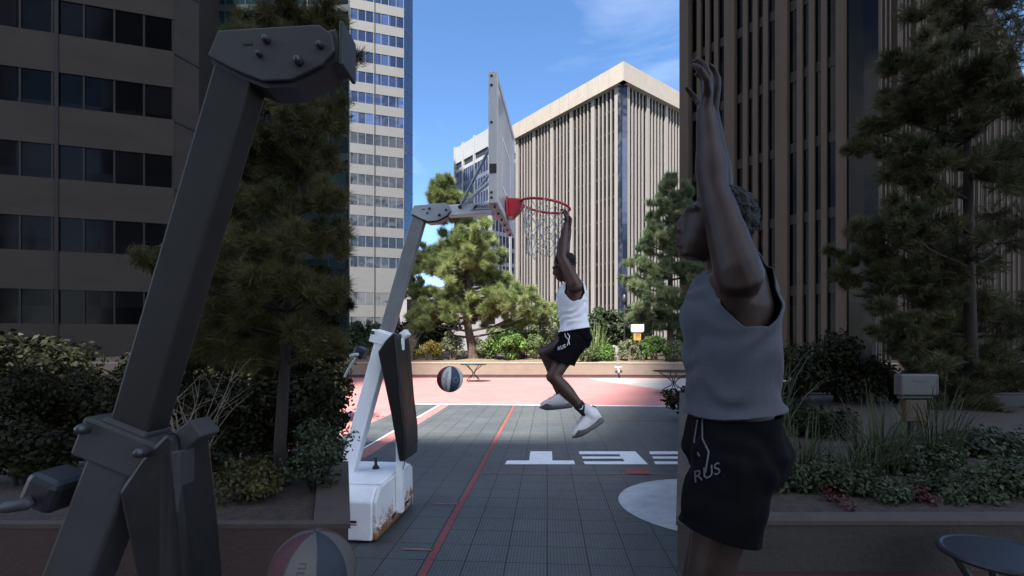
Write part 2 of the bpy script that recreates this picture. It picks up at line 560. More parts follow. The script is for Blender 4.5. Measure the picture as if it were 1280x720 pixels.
# ------------------------------------------------------------------ sun, sky, camera
EL, AZ = math.radians(55), math.radians(20)     # sun behind the camera, to the left
ldir = Vector((math.sin(AZ) * math.cos(EL), math.cos(AZ) * math.cos(EL), -math.sin(EL)))
sd = bpy.data.lights.new('sun', 'SUN')
sd.energy = 5.0
sd.angle = math.radians(0.9)
sd.color = (1.0, 0.95, 0.88)
so = bpy.data.objects.new('sun', sd)
COL.objects.link(so)
so.rotation_euler = ldir.to_track_quat('-Z', 'Y').to_euler()
so.location = (-10, -20, 60)

w = bpy.data.worlds.new('World')
scene.world = w
w.use_nodes = True
nt = w.node_tree
sky = nt.nodes.new('ShaderNodeTexSky')
sky.sky_type = 'NISHITA'
sky.sun_disc = False
sky.sun_elevation = EL
sky.sun_rotation = math.radians(200)
sky.altitude = 1600
sky.air_density = 1.0
sky.dust_density = 0.6
sky.ozone_density = 2.5
tc = nt.nodes.new('ShaderNodeTexCoord')
mp = nt.nodes.new('ShaderNodeMapping')
mp.inputs['Scale'].default_value = (1.2, 1.2, 3.0)
nz = nt.nodes.new('ShaderNodeTexNoise')
nz.inputs['Scale'].default_value = 2.3
nz.inputs['Detail'].default_value = 6
nz.inputs['Roughness'].default_value = 0.55
nz.inputs['Distortion'].default_value = 0.6
cr = nt.nodes.new('ShaderNodeValToRGB')
cr.color_ramp.elements[0].position = 0.42
cr.color_ramp.elements[1].position = 0.66
cr.color_ramp.elements[0].color = (0, 0, 0, 1)
cr.color_ramp.elements[1].color = (1, 1, 1, 1)
mx = nt.nodes.new('ShaderNodeMix')
mx.data_type = 'RGBA'
mx.inputs[7].default_value = (12, 12.2, 12.6, 1)      # cloud colour, bright so the added cloud fills the shade
L = nt.links
L.new(tc.outputs['Generated'], mp.inputs['Vector'])
L.new(mp.outputs['Vector'], nz.inputs['Vector'])
L.new(nz.outputs['Fac'], cr.inputs['Fac'])
# unseen southern cloud added to brighten the shaded court; a faint veil to the north
sep = nt.nodes.new('ShaderNodeSeparateXYZ')
L.new(tc.outputs['Generated'], sep.inputs[0])
cov = nt.nodes.new('ShaderNodeMapRange')
cov.interpolation_type = 'SMOOTHSTEP'
cov.inputs['From Min'].default_value = 0.35
cov.inputs['From Max'].default_value = -0.35
cov.inputs['To Min'].default_value = 0.0
cov.inputs['To Max'].default_value = 1.0
L.new(sep.outputs['Y'], cov.inputs['Value'])
mlt = nt.nodes.new('ShaderNodeMath')
mlt.operation = 'MULTIPLY'
L.new(cr.outputs['Color'], mlt.inputs[0])
L.new(cov.outputs[0], mlt.inputs[1])
veil = nt.nodes.new('ShaderNodeMapRange')
veil.inputs['From Min'].default_value = 0.5
veil.inputs['From Max'].default_value = 0.9
veil.inputs['To Max'].default_value = 0.14
L.new(nz.outputs['Fac'], veil.inputs['Value'])
mxx = nt.nodes.new('ShaderNodeMath')
mxx.operation = 'MAXIMUM'
L.new(mlt.outputs[0], mxx.inputs[0])
L.new(veil.outputs[0], mxx.inputs[1])
L.new(mxx.outputs[0], mx.inputs[0])
hs = nt.nodes.new('ShaderNodeHueSaturation')
hs.inputs['Saturation'].default_value = 1.14
L.new(sky.outputs['Color'], hs.inputs['Color'])
L.new(hs.outputs['Color'], mx.inputs[6])
L.new(mx.outputs[2], nt.nodes['Background'].inputs['Color'])
nt.nodes['Background'].inputs['Strength'].default_value = 0.083

cd = bpy.data.cameras.new('camera')
cd.sensor_width = 36
cd.lens = 36 * F / 1280
cd.shift_y = (HZ - 360) / 1280
cd.clip_start = 0.05
cd.clip_end = 3000
cam = bpy.data.objects.new('camera', cd)
COL.objects.link(cam)
cam.location = (0, 0, EYE)
cam.rotation_euler = (math.radians(90), 0, 0)
scene.camera = cam
vs = scene.view_settings
vs.view_transform = 'Standard'
vs.look = 'None'
vs.gamma = 1.0
vs.use_curve_mapping = False
vs.exposure = 1.88
scene.cycles.max_bounces = 6
scene.cycles.use_denoising = True

# ------------------------------------------------------------------ ground, court and markings
sheet('ground', [(-900, -300), (900, -300), (900, 1500), (-900, 1500)], -0.05, M['ground'])
sheet('plaza', [(-30, -4), (30, -4), (30, 24), (-30, 24)], 0.0, M['plaza'])
A4 = math.radians(4.06)
cx, cy = Vector((math.cos(A4), -math.sin(A4), 0)), Vector((math.sin(A4), math.cos(A4), 0))
C0 = gnd(552, 505.3)


def ct(a, b):                     # court frame: a to the right, b towards the camera
    return C0 + cx * a - cy * b


sheet('court', [ct(-0.75, 0.02), ct(13, 0.02), ct(13, 17), ct(-0.75, 17)], 0.004, M['court'])


def stripe(name, a0, b0, a1, b1, m, z=0.008):
    sheet(name, [ct(a0, b0), ct(a1, b0), ct(a1, b1), ct(a0, b1)], z, m)


stripe('court_border', 0.0, 0.12, 0.24, 17, M['strip_red'])
stripe('border_line', -0.035, 0.12, -0.003, 17, M['line_white'])
stripe('baseline', -0.75, 0.02, 13, 0.10, M['line_white'])


def gline(name, x0, y0, x1, y1, wpx, m):
    a, b = gnd(x0, y0), gnd(x1, y1)
    t = (b - a).normalized()
    n = Vector((-t.y, t.x, 0)) * (wpx / 2)
    sheet(name, [a - n, b - n, b + n, a + n], 0.009, m)


a = gnd(643, 507)
b = gnd(528, 720)
t = (b - a).normalized()
gline('lane_line', 643, 507, 480, 808, 0.055, M['line_red'])
gline('cross_line', 602, 592.2, 1000, 594.5, 0.028, M['line_pink'])
gline('far_cross_line', 646, 524.5, 1000, 526, 0.05, M['line_pink'])
sheet('line_block', [gnd(783, 593.5), gnd(814, 594), gnd(812, 586.7), gnd(780, 586.7)], 0.0125, M['line_red'])
gline('dash_mark', 543, 630.5, 575, 631, 0.03, M['line_pink'])
gline('dash_mark', 504, 687.5, 542, 688.5, 0.03, M['line_pink'])


def poly_g(name, pts, m):
    return sheet(name, [gnd(*p) for p in pts], 0.008, m)


# court lettering T E E, upside down as seen from here
poly_g('court_letter', [(631, 581), (719, 581), (717, 576.3), (690.5, 576.3), (690, 564.8), (663, 564.8), (661.5, 576.3), (634, 576.3)], M['line_white'])


def letter_e(x):
    P = lambda ax, ay: (x + ax * (1 + (ay - 573) * 0.0042) + (ay - 573) * 0.42, ay)
    pts = [(4, 581), (80, 581), (76, 564.8), (3, 564.8), (2.5, 568.4), (53, 568.4), (53, 571.2), (4, 571.2), (4, 574), (54, 574), (54, 577.4), (3, 577.4)]
    poly_g('court_letter', [P(*p) for p in pts], M['line_white'])


letter_e(724)
letter_e(812)
cc = Vector((2.07, 4.9, 0))
sheet('centre_disc', [(cc.x + 1.0 * math.cos(k * math.pi / 32), cc.y + 0.93 * math.sin(k * math.pi / 32)) for k in range(64)], 0.008, M['circle'])
sheet('grey_path', [gnd(735, 473.2), gnd(1000, 473.2), gnd(1000, 505), gnd(870, 498), gnd(843, 490), gnd(815, 485.5), gnd(785, 481), gnd(755, 477)], 0.004, M['paving'])

# ------------------------------------------------------------------ far planter
WY = 23.0
wl = [at(60, 0, WY), at(772, 0, WY), at(1000, 0, 22.2)]
pr = root('planter_wall', (3, WY, 0), 'long tan planter wall at the far side of the sunlit pink plaza', 'planter wall')
for A, B, nm in ((Vector((-24, WY, 0)), Vector((4.9, WY, 0)), 0), (Vector((4.9, WY, 0)), Vector((20, 21.6, 0)), 1)):
    u = (B - A).normalized()
    n = Vector((u.y, -u.x, 0))
    Lh = (B - A).length
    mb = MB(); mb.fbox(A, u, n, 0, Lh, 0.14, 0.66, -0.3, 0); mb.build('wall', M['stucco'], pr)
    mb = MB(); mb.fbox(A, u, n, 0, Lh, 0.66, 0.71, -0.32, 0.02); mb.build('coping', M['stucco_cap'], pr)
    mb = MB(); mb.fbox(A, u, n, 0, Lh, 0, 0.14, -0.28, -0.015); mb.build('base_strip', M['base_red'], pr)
mb = MB()
nx, ny = 60, 16
g = []
for j in range(ny):
    for i in range(nx):
        X = -24 + 48 * i / (nx - 1)
        Y = 22.95 + 22 * (j / (ny - 1)) ** 1.6 + (0.0 if X < 4.9 else -0.095 * (X - 4.9) * max(0, 1 - j / 4))
        Z = 0.62 + 0.16 * noise.noise((X * 0.8, Y * 0.9, 1)) * min(1, j / 2) + 0.25 * min(1, (j / 5))
        g.append((X, Y + 0.12, Z))
mb.add(g, [(j * nx + i, j * nx + i + 1, (j + 1) * nx + i + 1, (j + 1) * nx + i) for j in range(ny - 1) for i in range(nx - 1)])
o = mb.build('planting_soil', M['mulch'], smooth=True); tag(o, kind='structure')
# spigot on the wall
sp = root('wall_spigot', at(772, 462, WY - 0.02), 'small metal spigot on the corner of the tan planter wall', 'spigot')
p0 = at(772, 462, WY)
mb = MB(); mb.tube([p0, p0 + Vector((0, -0.22, 0)), p0 + Vector((0, -0.26, -0.1))], 0.045, 8); mb.build('pipe', M['plate'], sp, smooth=True)
mb = MB(); mb.tube([p0 + Vector((-0.14, -0.15, 0.12)), p0 + Vector((0.14, -0.15, 0.12))], 0.035, 8); mb.tube([p0 + Vector((0, -0.15, 0)), p0 + Vector((0, -0.15, 0.12))], 0.03, 8); mb.build('handle', M['plate'], sp, smooth=True)


# ------------------------------------------------------------------ buildings
def banded(name, loc, label, corner, u, L_, H, rows, win_h, mats, pane, joints, chamfer, depth=25, above=(), floor=3.5):
    """Tower with pale bands and ribbon windows; u runs from the corner to the left."""
    r = root(name, loc, label, 'building')
    u = Vector(u).normalized()
    n = Vector((u.y, -u.x, 0))
    if n.y > 0: n = -n
    zs = sorted(rows)
    mb = MB()
    mb.fbox(corner, u, n, 0.05, L_, 0, H, -depth, -0.45)
    prev = 0.0
    for z0, z1 in zs:
        mb.fbox(corner, u, n, 0, L_, prev, z0, -0.45, 0)
        prev = z1
    mb.fbox(corner, u, n, 0, L_, prev, H, -0.45, 0)
    mb.build('wall', mats[0], r)
    for z0, z1 in zs:
        mb = MB(); mb.fbox(corner, u, n, 0.02, L_ - 0.02, z0, z1, -0.44, -0.08)
        g_ = mats[1] if z0 > mats[4] else mats[2]
        mb.cur = 1
        s = 0.025
        k = 0
        while s < L_:
            mb.fbox(corner, u, n, s, min(s + 0.09, L_ - 0.03), z0 + 0.004, z1 - 0.004, -0.09, -0.03)
            s += pane
        mb.build('window', [g_, mats[3]], r)
    mb = MB()
    for s in joints:
        mb.fbox(corner, u, n, s - 0.09, s + 0.09, 0, H, 0.0, 0.03)
    mb.build('joint', M['charcoal'], r)
    # chamfered glass corner
    d2 = (n * -0.8 - u * 0.6).normalized()
    cn = Vector((d2.y, -d2.x, 0))
    if cn.dot(n) < 0: cn = -cn
    mb = MB(); mb.fbox(corner, d2, cn, 0.03, chamfer, 0, H, -1.5, -0.05); mb.cur = 1
    for z0, z1 in zs:
        mb.fbox(corner, d2, cn, 0.034, chamfer - 0.004, z0 - 0.12, z0, -0.06, 0.0)
    mb.build('corner_glass', [mats[5], mats[3]], r)
    return r


d_ = Vector((-0.95, -0.3, 0)).normalized()
rows = [(54.9 - 3.5 * k - 1.85, 54.9 - 3.5 * k) for k in range(-6, 12)] + [(8.1, 10.3), (4.4, 6.1)]
banded('office_tower', (-25, 88, 0), 'sunlit pale tower of banded ribbon windows at the left edge of the blue sky', Vector((-18.85, 86.6, 0)), d_, 34, 82, rows, 1.6,
       (M['spandrel'], M['win_blue'], M['win_dark'], M['mullion'], 37.5, M['corner_glass']), 1.27, (4.9, 18.0), 3.0)

d1 = Vector((-0.605, 0.796, 0)).normalized()
d2 = Vector((0.783, 0.621, 0)).normalized()
n1, n2 = Vector((d1.y * -1, d1.x, 0)), Vector((d2.y, -d2.x, 0))
n1 = -n1 if n1.y > 0 else n1
n2 = -n2 if n2.y > 0 else n2


def ribbed(name, label, corner, faces, H, fascia, notch, m_fin, m_fascia, m_slot, m_notch, z0=0.0, fp=0.5, panel=2.4):
    r = root(name, corner, label, 'building')
    ctr = corner
    core = MB()
    e1 = ctr + d1 * faces[0][0]
    e2 = ctr + d2 * faces[1][0]
    e3 = e1 + d2 * faces[1][0]
    ins = (d1 + d2) * 0.55
    core.prism([Vector((p.x, p.y, 0)) for p in (ctr + ins, e1 + ins * 0.9, e3, e2 + ins * 0.9)], (0, 0, H - 0.3))
    core.build('core_wall', M['joint'], r)
    for (Lf, bays, ribs, wide, thin), u, n, st in ((faces[0], d1, n1, notch[0]), (faces[1], d2, n2, notch[1])):
        mbs = MB()
        bw = (Lf - st) / bays
        for b_ in range(bays):
            s0 = st + b_ * bw
            mb = MB(); mb.fbox(ctr, u, n, s0, s0 + wide, z0, H - fascia, -0.5, -0.12); mb.build('pier', m_fin, r)
            gap = (bw - wide) / (ribs + 1)
            mb = MB(); mb.fbox(ctr, u, n, s0 + wide, s0 + bw, z0, H - fascia, -0.54, -0.46)
            mb.cur = 1
            for zz in np.arange(4.0, H - fascia, 3.6):
                mb.fbox(ctr, u, n, s0 + wide + 0.004, s0 + bw - 0.004, zz, zz + 0.5, -0.47, -0.43)
            mb.build('window', [m_slot, M['slot_bar']], r)
            mb = MB()
            for k in range(1, ribs + 1):
                c_ = s0 + wide + gap * k
                mb.fbox(ctr, u, n, c_ - thin / 2, c_ + thin / 2, z0, H - fascia, -0.46, -0.24)
            mb.build('rib', m_fin, r)
        mb = MB(); mb.fbox(ctr, u, n, Lf - 0.01, Lf + wide, z0, H - fascia, -0.5, 0.0); mb.build('pier', m_fin, r)
        mb = MB()
        k = 0
        while k * panel < Lf:
            mb.fbox(ctr, u, n, k * panel + (0.02 if k else -0.58), min((k + 1) * panel, Lf + 1.2) - 0.03, H - fascia, H, -0.55 if k else -0.55, 0.62)
            k += 1
        mb.build('fascia', m_fascia, r)
    q = ctr
    mb = MB()
    mb.prism([Vector((p.x, p.y, z0)) for p in (q + d1 * notch[0], q + d1 * notch[0] + (d1 + d2) * 0.6, q + d2 * notch[1] + (d1 + d2) * 0.6, q + d2 * notch[1], q + (d1 + d2) * 0.42)], (0, 0, H - fascia - z0 - 0.01))
    mb.build('corner_glass', m_notch, r)
    mb = MB(); mb.prism([Vector((p.x, p.y, H - 0.32)) for p in (ctr + ins * 0.95, e1 + ins * 0.85, e3, e2 + ins * 0.85)], (0, 0, 0.2)); mb.build('roof', M['block_wall'], r)
    return r


ribbed('office_building', 'sunlit beige office block with vertical fins and a cream roof fascia', Vector((17.9, 80, 0)), ((27.6, 5, 4, 0.80, 0.25), (60, 11, 4, 0.80, 0.25)), 46.6, 3.0, (1.1, 1.1), M['fin'], M['fascia'], M['slot'], M['notch'])

# mid tower
mc = Vector((-4.9, 110, 0))
mt = root('glass_tower', mc, 'distant navy glass tower with a white crown behind the backboard', 'building')
HM = 49.5
e1, e2 = mc + d1 * 15.5, mc + d2 * 17
ins = (d1 + d2) * 0.5
mb = MB(); mb.prism([Vector((p.x, p.y, 0)) for p in (mc + ins, e1 + ins * .9, e1 + d2 * 17, e2 + ins * .9)], (0, 0, HM - 0.5)); mb.build('core_wall', M['joint'], mt)
for u, n, Lf, piers in ((d1, n1, 15.5, (0.0, 6.2, 11.2, 14.9)), (d2, n2, 17, (0.0, 5.5, 11, 16.4))):
    for i in range(3):
        s0, s1 = piers[i] + 0.6, piers[i + 1]
        mb = MB(); mb.fbox(mc, u, n, s0, s1, 0, HM - 6.2, -0.5, -0.12); mb.cur = 1
        for zz in np.arange(2, HM - 7, 3.4):
            mb.fbox(mc, u, n, s0 + 0.004, s1 - 0.004, zz, zz + 0.9, -0.13, -0.09)
        k = 5
        for j in range(1, k):
            s = s0 + (s1 - s0) * j / k
            mb.fbox(mc, u, n, s - 0.1, s + 0.1, 0.004, HM - 6.204, -0.13, -0.03)
        mb.build('window', [M['navy_glass'], M['navy_spandrel']], mt)
        mb = MB(); mb.fbox(mc, u, n, s0, s1, HM - 6.2, HM - 5.4, -0.5, -0.06); mb.fbox(mc, u, n, s0, s1, HM - 3.9, HM, -0.5, -0.06); mb.build('crown', M['crown_white'], mt)
        mb = MB(); mb.fbox(mc, u, n, s0, s1, HM - 5.4, HM - 3.9, -0.5, -0.35); mb.build('louvre', M['bolt'], mt)
    for i in range(4):
        mb = MB(); mb.fbox(mc, u, n, piers[i], piers[i] + 0.6, 0, HM + 0.3, -0.5, 0.1 + 0.002 * i); mb.build('pier', M['crown_white'], mt)

# low pale building glimpsed behind the pine
lb = root('low_building', (-8, 72, 0), 'low pale stone building glimpsed between pine branches below the glass tower', 'building')
A = at(500, 0, 72); A.z = 0
mb = MB(); mb.fbox(A, (1, 0, 0), (0, -1, 0), 0, 15, 0, 9.2, -12, 0); mb.fbox(A, (1, 0, 0), (0, -1, 0), -0.3, 15.3, 9.2, 9.8, -12, 0.3); mb.build('wall', M['lilac_stone'], lb)
for k in range(5):
    mb = MB(); mb.fbox(A, (1, 0, 0), (0, -1, 0), 1 + k * 2.8, 2.6 + k * 2.8, 4.4, 8, 0.003, 0.05); mb.build('window', M['slot'], lb)

# near copies of the far towers, left and right, darkened in their colours
rows = []
z = 2.6
while z < 27:
    rows.append((z, z + 1.75)); z += 3.72
banded('office_tower', (-25, 30, 0), 'dark shaded tower with wide charcoal bands and black ribbon windows', Vector((-18.4, 27.0, 0)), d_, 20, 29, rows, 1.7,
       (M['dark_stone'], M['black_glass'], M['black_glass'], M['charcoal'], 99, M['dark_stone']), 1.33, (5.2, 12.0), 1.5, depth=12)
gb = root('glass_block', (-16, 36, 0), 'dark teal curtain wall block behind the shaded pine and the charcoal tower', 'building')
A = at(436.5, 0, 36); A.z = 0  # added block, its teal imitates a strip of dimmed sky
mb = MB(); mb.prism([A + Vector(p) for p in ((-0.06, 0.1, 0), (-14, 0.1, 0), (-14, 10, 0), (-4.4, 10, 0))], (0, 0, 28)); mb.build('curtain_wall', M['teal_glass'], gb)
mb = MB()
for s in np.arange(0, 14, 1.5): mb.fbox(A, (-1, 0, 0), (0, -1, 0), s, s + 0.07, 0, 28, -0.1, 0.0)
mb.build('mullion', M['teal_bar'], gb)
for zz in np.arange(0.5, 28, 3.6): mb = MB(); mb.fbox(A, (-1, 0, 0), (0, -1, 0), 0, 14, zz, zz + 0.5, -0.1, -0.02); mb.build('floor_band', M['teal_bar'], gb)
mb = MB(); mb.prism([A + Vector(p) + Vector((0, 0, 28)) for p in ((0.05, -0.1, 0), (-14.05, -0.1, 0), (-14.05, 10.1, 0), (-4.3, 10.1, 0))], (0, 0, 0.4)); mb.build('roof', M['teal_bar'], gb)

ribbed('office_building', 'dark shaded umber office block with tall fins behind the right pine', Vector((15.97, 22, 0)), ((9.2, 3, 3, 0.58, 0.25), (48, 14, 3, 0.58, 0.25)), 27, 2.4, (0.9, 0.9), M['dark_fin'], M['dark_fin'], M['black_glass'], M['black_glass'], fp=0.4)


# unseen blocks behind the camera: court shade, plus tall towers added to darken the sides
def block(label, x0, x1, y0, y1, H):
    r = root('city_block', ((x0 + x1) / 2, (y0 + y1) / 2, 0), label, 'building')
    mb = MB(); mb.box(x0, x1, y0, y1, 0, H); mb.build('wall', M['block_wall'], r)
    for z in np.arange(3, H - 2, max(3.6, H / 20)):
        mb = MB(); mb.box(x0 + 0.5, x1 - 0.5, y1 + 0.003, y1 + 0.06, z, z + 1.8); mb.build('window', M['win_dark'], r)
    mb = MB(); mb.box(x0 - 0.1, x1 + 0.1, y0 - 0.1, y1 + 0.12, H, H + 0.5); mb.build('parapet', M['fascia'], r)


DB = 26.0
block('grey city block with long window rows standing behind the camera', -26, 0.5, -44, -DB, (8.2 + DB) * math.tan(EL) / math.cos(AZ) - 0.5)

block('very tall grey tower behind the camera, right of the other two', -24, 14, -84, -60, 200)
block('very tall grey tower behind the camera, far to the left', -64, -43.5, -84, -60, 172)

# ------------------------------------------------------------------ plants
def tri_mesh(name, V, Fc, tone):
    me = bpy.data.meshes.new(name)
    me.vertices.add(len(V)); me.vertices.foreach_set('co', V.astype(np.float32).ravel())
    k = Fc.shape[1]
    me.loops.add(Fc.size); me.loops.foreach_set('vertex_index', Fc.astype(np.int32).ravel())
    me.polygons.add(len(Fc))
    me.polygons.foreach_set('loop_start', (np.arange(len(Fc)) * k).astype(np.int32))
    me.polygons.foreach_set('loop_total', np.full(len(Fc), k, np.int32))
    at_ = me.attributes.new('tone', 'FLOAT', 'POINT')
    at_.data.foreach_set('value', tone.astype(np.float32))
    me.update(calc_edges=True)
    me.validate()
    return me


def unit(a):
    return a / np.maximum(np.linalg.norm(a, axis=1, keepdims=True), 1e-9)


def needles(cs, dirs, tones, per, length, width, spread=0.75):
    n = len(cs)
    c = np.repeat(cs, per, 0); d = np.repeat(dirs, per, 0); t = np.repeat(tones, per)
    m = n * per
    back = RNG.uniform(0, 1.1, (m, 1)) * length
    c = c - d * back
    v = unit(d + unit(RNG.normal(size=(m, 3))) * spread)
    ln = length * RNG.uniform(0.7, 1.15, (m, 1))
    s = unit(np.cross(v, unit(RNG.normal(size=(m, 3))))) * width * 0.5
    V = np.stack([c - s, c + s, c + v * ln], 1).reshape(-1, 3)
    Fc = np.arange(3 * m).reshape(-1, 3)
    tone = np.repeat(np.clip(t + RNG.normal(0, 0.10, m), 0, 1), 3)
    return V, Fc, tone


def blob_pts(c, r, n, flat=0.8, shell=0.45):
    p = unit(RNG.normal(size=(n, 3)))
    rr = r * (shell + (1 - shell) * RNG.uniform(0, 1, (n, 1)) ** 0.6) * (RNG.uniform(0.8, 1.15, (n, 1)))
    q = p * rr
    q[:, 2] *= flat
    return q + np.array(c), p


def pine(name, label, lobes, d, base, trunk_px, m_leaf, m_bark, per=26, length=0.13, width=0.02, dens=1.0, depth=0.6, trunk_r=0.2, sub=11, group=None, limb=1.0):
    """Pine from lobes of needle tufts carried on limbs."""
    r = root(name, base, label, 'tree', group)
    tr = [Vector(base)] + [at(px, py, d + dy) for px, py, dy in trunk_px]
    # trunk
    mb = MB()
    fine = []
    for i in range(len(tr) - 1):
        for k in range(4):
            fine.append(tr[i].lerp(tr[i + 1], k / 4))
    fine.append(tr[-1])
    nf = len(fine)
    mb.tube(fine, [trunk_r * (1 - 0.85 * i / (nf - 1)) * (1.25 if i == 0 else 1) for i in range(nf)], 10)
    Vs, Fs, Ts = [], [], []
    off = 0
    ztop = max(p.z for p in tr)
    for lp in lobes:
        px, py, pr_ = lp[:3]
        dy = lp[3] if len(lp) > 3 else random.uniform(-1, 1) * depth * 2.2
        dd = d + dy
        c = at(px, py, dd)
        R = pr_ * dd / F * 1.2
        j = min(range(nf), key=lambda i: (fine[i] - c).length + 1.2 * max(0.0, fine[i].z - (c.z - 0.25 * (fine[i] - c).length)))
        a_ = fine[j]
        midp = a_.lerp(c, 0.5) + Vector((0, 0, -0.06 * (c - a_).length)) + Vector([random.uniform(-.1, .1) * R for _ in range(3)])
        lr = trunk_r * 0.26 * limb
        mb.tube([a_, midp, c], [lr, lr * 0.6, lr * 0.25], 6)
        outw = np.array((c - Vector((a_.x, a_.y, c.z))).normalized()) if (c - a_).length > 0.01 else np.zeros(3)
        for s in range(sub):
            q = Vector(unit(RNG.normal(size=(1, 3)))[0])
            sc = c.lerp(a_, random.uniform(-0.05, 0.3)) + Vector((q.x, q.y, q.z * 0.85)) * R * random.uniform(0.3, 1.15)
            sr = R * random.uniform(0.22, 0.5)
            nt_ = int(max(8, dens * 44 * (sr / R) * 2.0))
            P, D = blob_pts(sc, sr, nt_, 0.75, 0.3)
            D = unit(D + outw * 0.5 + np.array([0, 0, 0.35]))
            tone0 = np.clip(random.gauss(0.45, 0.2), 0, 1)
            T = np.clip(tone0 + RNG.normal(0, 0.13, nt_), 0, 1)
            v, f, t = needles(P, D, T, per, length, width)
            Vs.append(v); Fs.append(f + off); Ts.append(t); off += len(v)
            mb.tube([c.lerp(a_, 0.15), sc], [lr * 0.28, lr * 0.1], 4)
    mb.build('trunk', m_bark, r, smooth=True)
    me = tri_mesh('crown', np.concatenate(Vs), np.concatenate(Fs), np.concatenate(Ts))
    link_mesh('crown', me, m_leaf, r)
    return r


def leaves(cs, outw, tones, size, narrow=0.55):
    n = len(cs)
    nrm = unit(outw + RNG.normal(size=(n, 3)) * 0.8 + np.array([0, 0, 0.3]))
    a = unit(np.cross(nrm, unit(RNG.normal(size=(n, 3)))))
    b_ = np.cross(nrm, a)
    s = size * RNG.uniform(0.6, 1.25, (n, 1))
    V = np.stack([cs - a * s, cs + b_ * s * narrow + nrm * s * 0.12, cs + a * s, cs - b_ * s * narrow + nrm * s * 0.12], 1).reshape(-1, 3)
    return V, np.arange(4 * n).reshape(-1, 4), np.repeat(tones, 4)


def shrub(name, label, c, rx, ry, h, n, size, m_leaf, clumps=16, cat='shrub', group=None, m_stem=None, narrow=0.55, tone=0.45, spray=0.0):
    """Shrub: leaf clumps over a bunch of stems. c = point on the soil."""
    r = root(name, c, label, cat, group)
    c = Vector(c)
    Vs, Fs, Ts = [], [], []
    off = 0
    mb = MB()
    per = max(8, n // clumps)
    for k in range(clumps):
        q = unit(RNG.normal(size=(1, 3)))[0]
        rad = random.uniform(0.35, 0.95)
        zc = h * 0.5 + q[2] * h * 0.42 * rad
        cc_ = np.array([c.x + q[0] * rx * rad, c.y + q[1] * ry * rad, c.z + max(zc, h * 0.1)])
        rr = (rx + ry + h * 0.5) / 2.5 * random.uniform(0.25, 0.48)
        P = cc_ + unit(RNG.normal(size=(per, 3))) * rr * RNG.uniform(0.25, 1.0, (per, 1)) ** 0.6 * np.array([1, 1, 0.8])
        if spray:
            P[:, 2] += RNG.exponential(spray, per)
        P[:, 2] = np.maximum(P[:, 2], c.z + 0.01)
        outw = unit(P - cc_) + 0.5 * (cc_ - np.array(c + Vector((0, 0, h * 0.4)))) / max(rx, h)
        T = np.clip(random.gauss(tone, 0.18) + RNG.normal(0, 0.16, per), 0, 1)
        v, f, t = leaves(P, outw, T, size, narrow)
        Vs.append(v); Fs.append(f + off); Ts.append(t); off += len(v)
        e = Vector(cc_)
        b0 = c + Vector((random.uniform(-.25, .25) * rx, random.uniform(-.25, .25) * ry, -0.05))
        mb.tube([b0, b0.lerp(e, 0.55) + Vector((0, 0, 0.1 * h)), e], [0.02 * h ** 0.5, 0.014 * h ** 0.5, 0.005], 5)
    mb.build('stems', m_stem or M['twig'], r, smooth=True)
    link_mesh('foliage', tri_mesh('foliage', np.concatenate(Vs), np.concatenate(Fs), np.concatenate(Ts)), m_leaf, r)
    return r


def grass(name, label, c, rx, ry, h, n, width, m_, group=None, droop=0.6, cat='grass clump'):
    c = np.array(c)
    ang = RNG.uniform(0, 2 * math.pi, n)
    rad = np.sqrt(RNG.uniform(0, 1, n))
    b0 = c + np.stack([np.cos(ang) * rad * rx, np.sin(ang) * rad * ry, np.zeros(n)], 1)
    az = ang + RNG.normal(0, 0.7, n)
    out = np.stack([np.cos(az), np.sin(az), np.zeros(n)], 1)
    side = np.stack([-np.sin(az), np.cos(az), np.zeros(n)], 1)
    hh = h * RNG.uniform(0.55, 1.1, (n, 1))
    lean = RNG.uniform(0.1, 1.0, (n, 1)) * droop
    pts = []
    K = 6
    for k in range(K):
        s = k / (K - 1)
        p = b0 + out * lean * hh * (s ** 1.7) + np.array([0, 0, 1]) * hh * (s - 0.55 * lean * s ** 3)
        wd = width * (1 - s) ** 0.7 * 0.5 + 0.0006
        pts.append(p - side * wd); pts.append(p + side * wd)
    V = np.stack(pts, 1).reshape(-1, 3)
    base = np.arange(n)[:, None] * (2 * K)
    Fs = [base + np.array([[2 * k, 2 * k + 1, 2 * k + 3, 2 * k + 2]]) for k in range(K - 1)]
    Fc = np.concatenate(Fs)
    tone = np.repeat(np.clip(RNG.normal(0.5, 0.25, n), 0, 1), 2 * K)
    o = link_mesh(name, tri_mesh(name, V, Fc, tone), m_)
    o.data.transform(Matrix.Translation(-Vector(c)))
    o.location = Vector(c)
    return tag(o, label, cat, group)


SOIL = 0.66


def soil(px, d, z=SOIL):
    p = at(px, 0, d); p.z = z
    return p


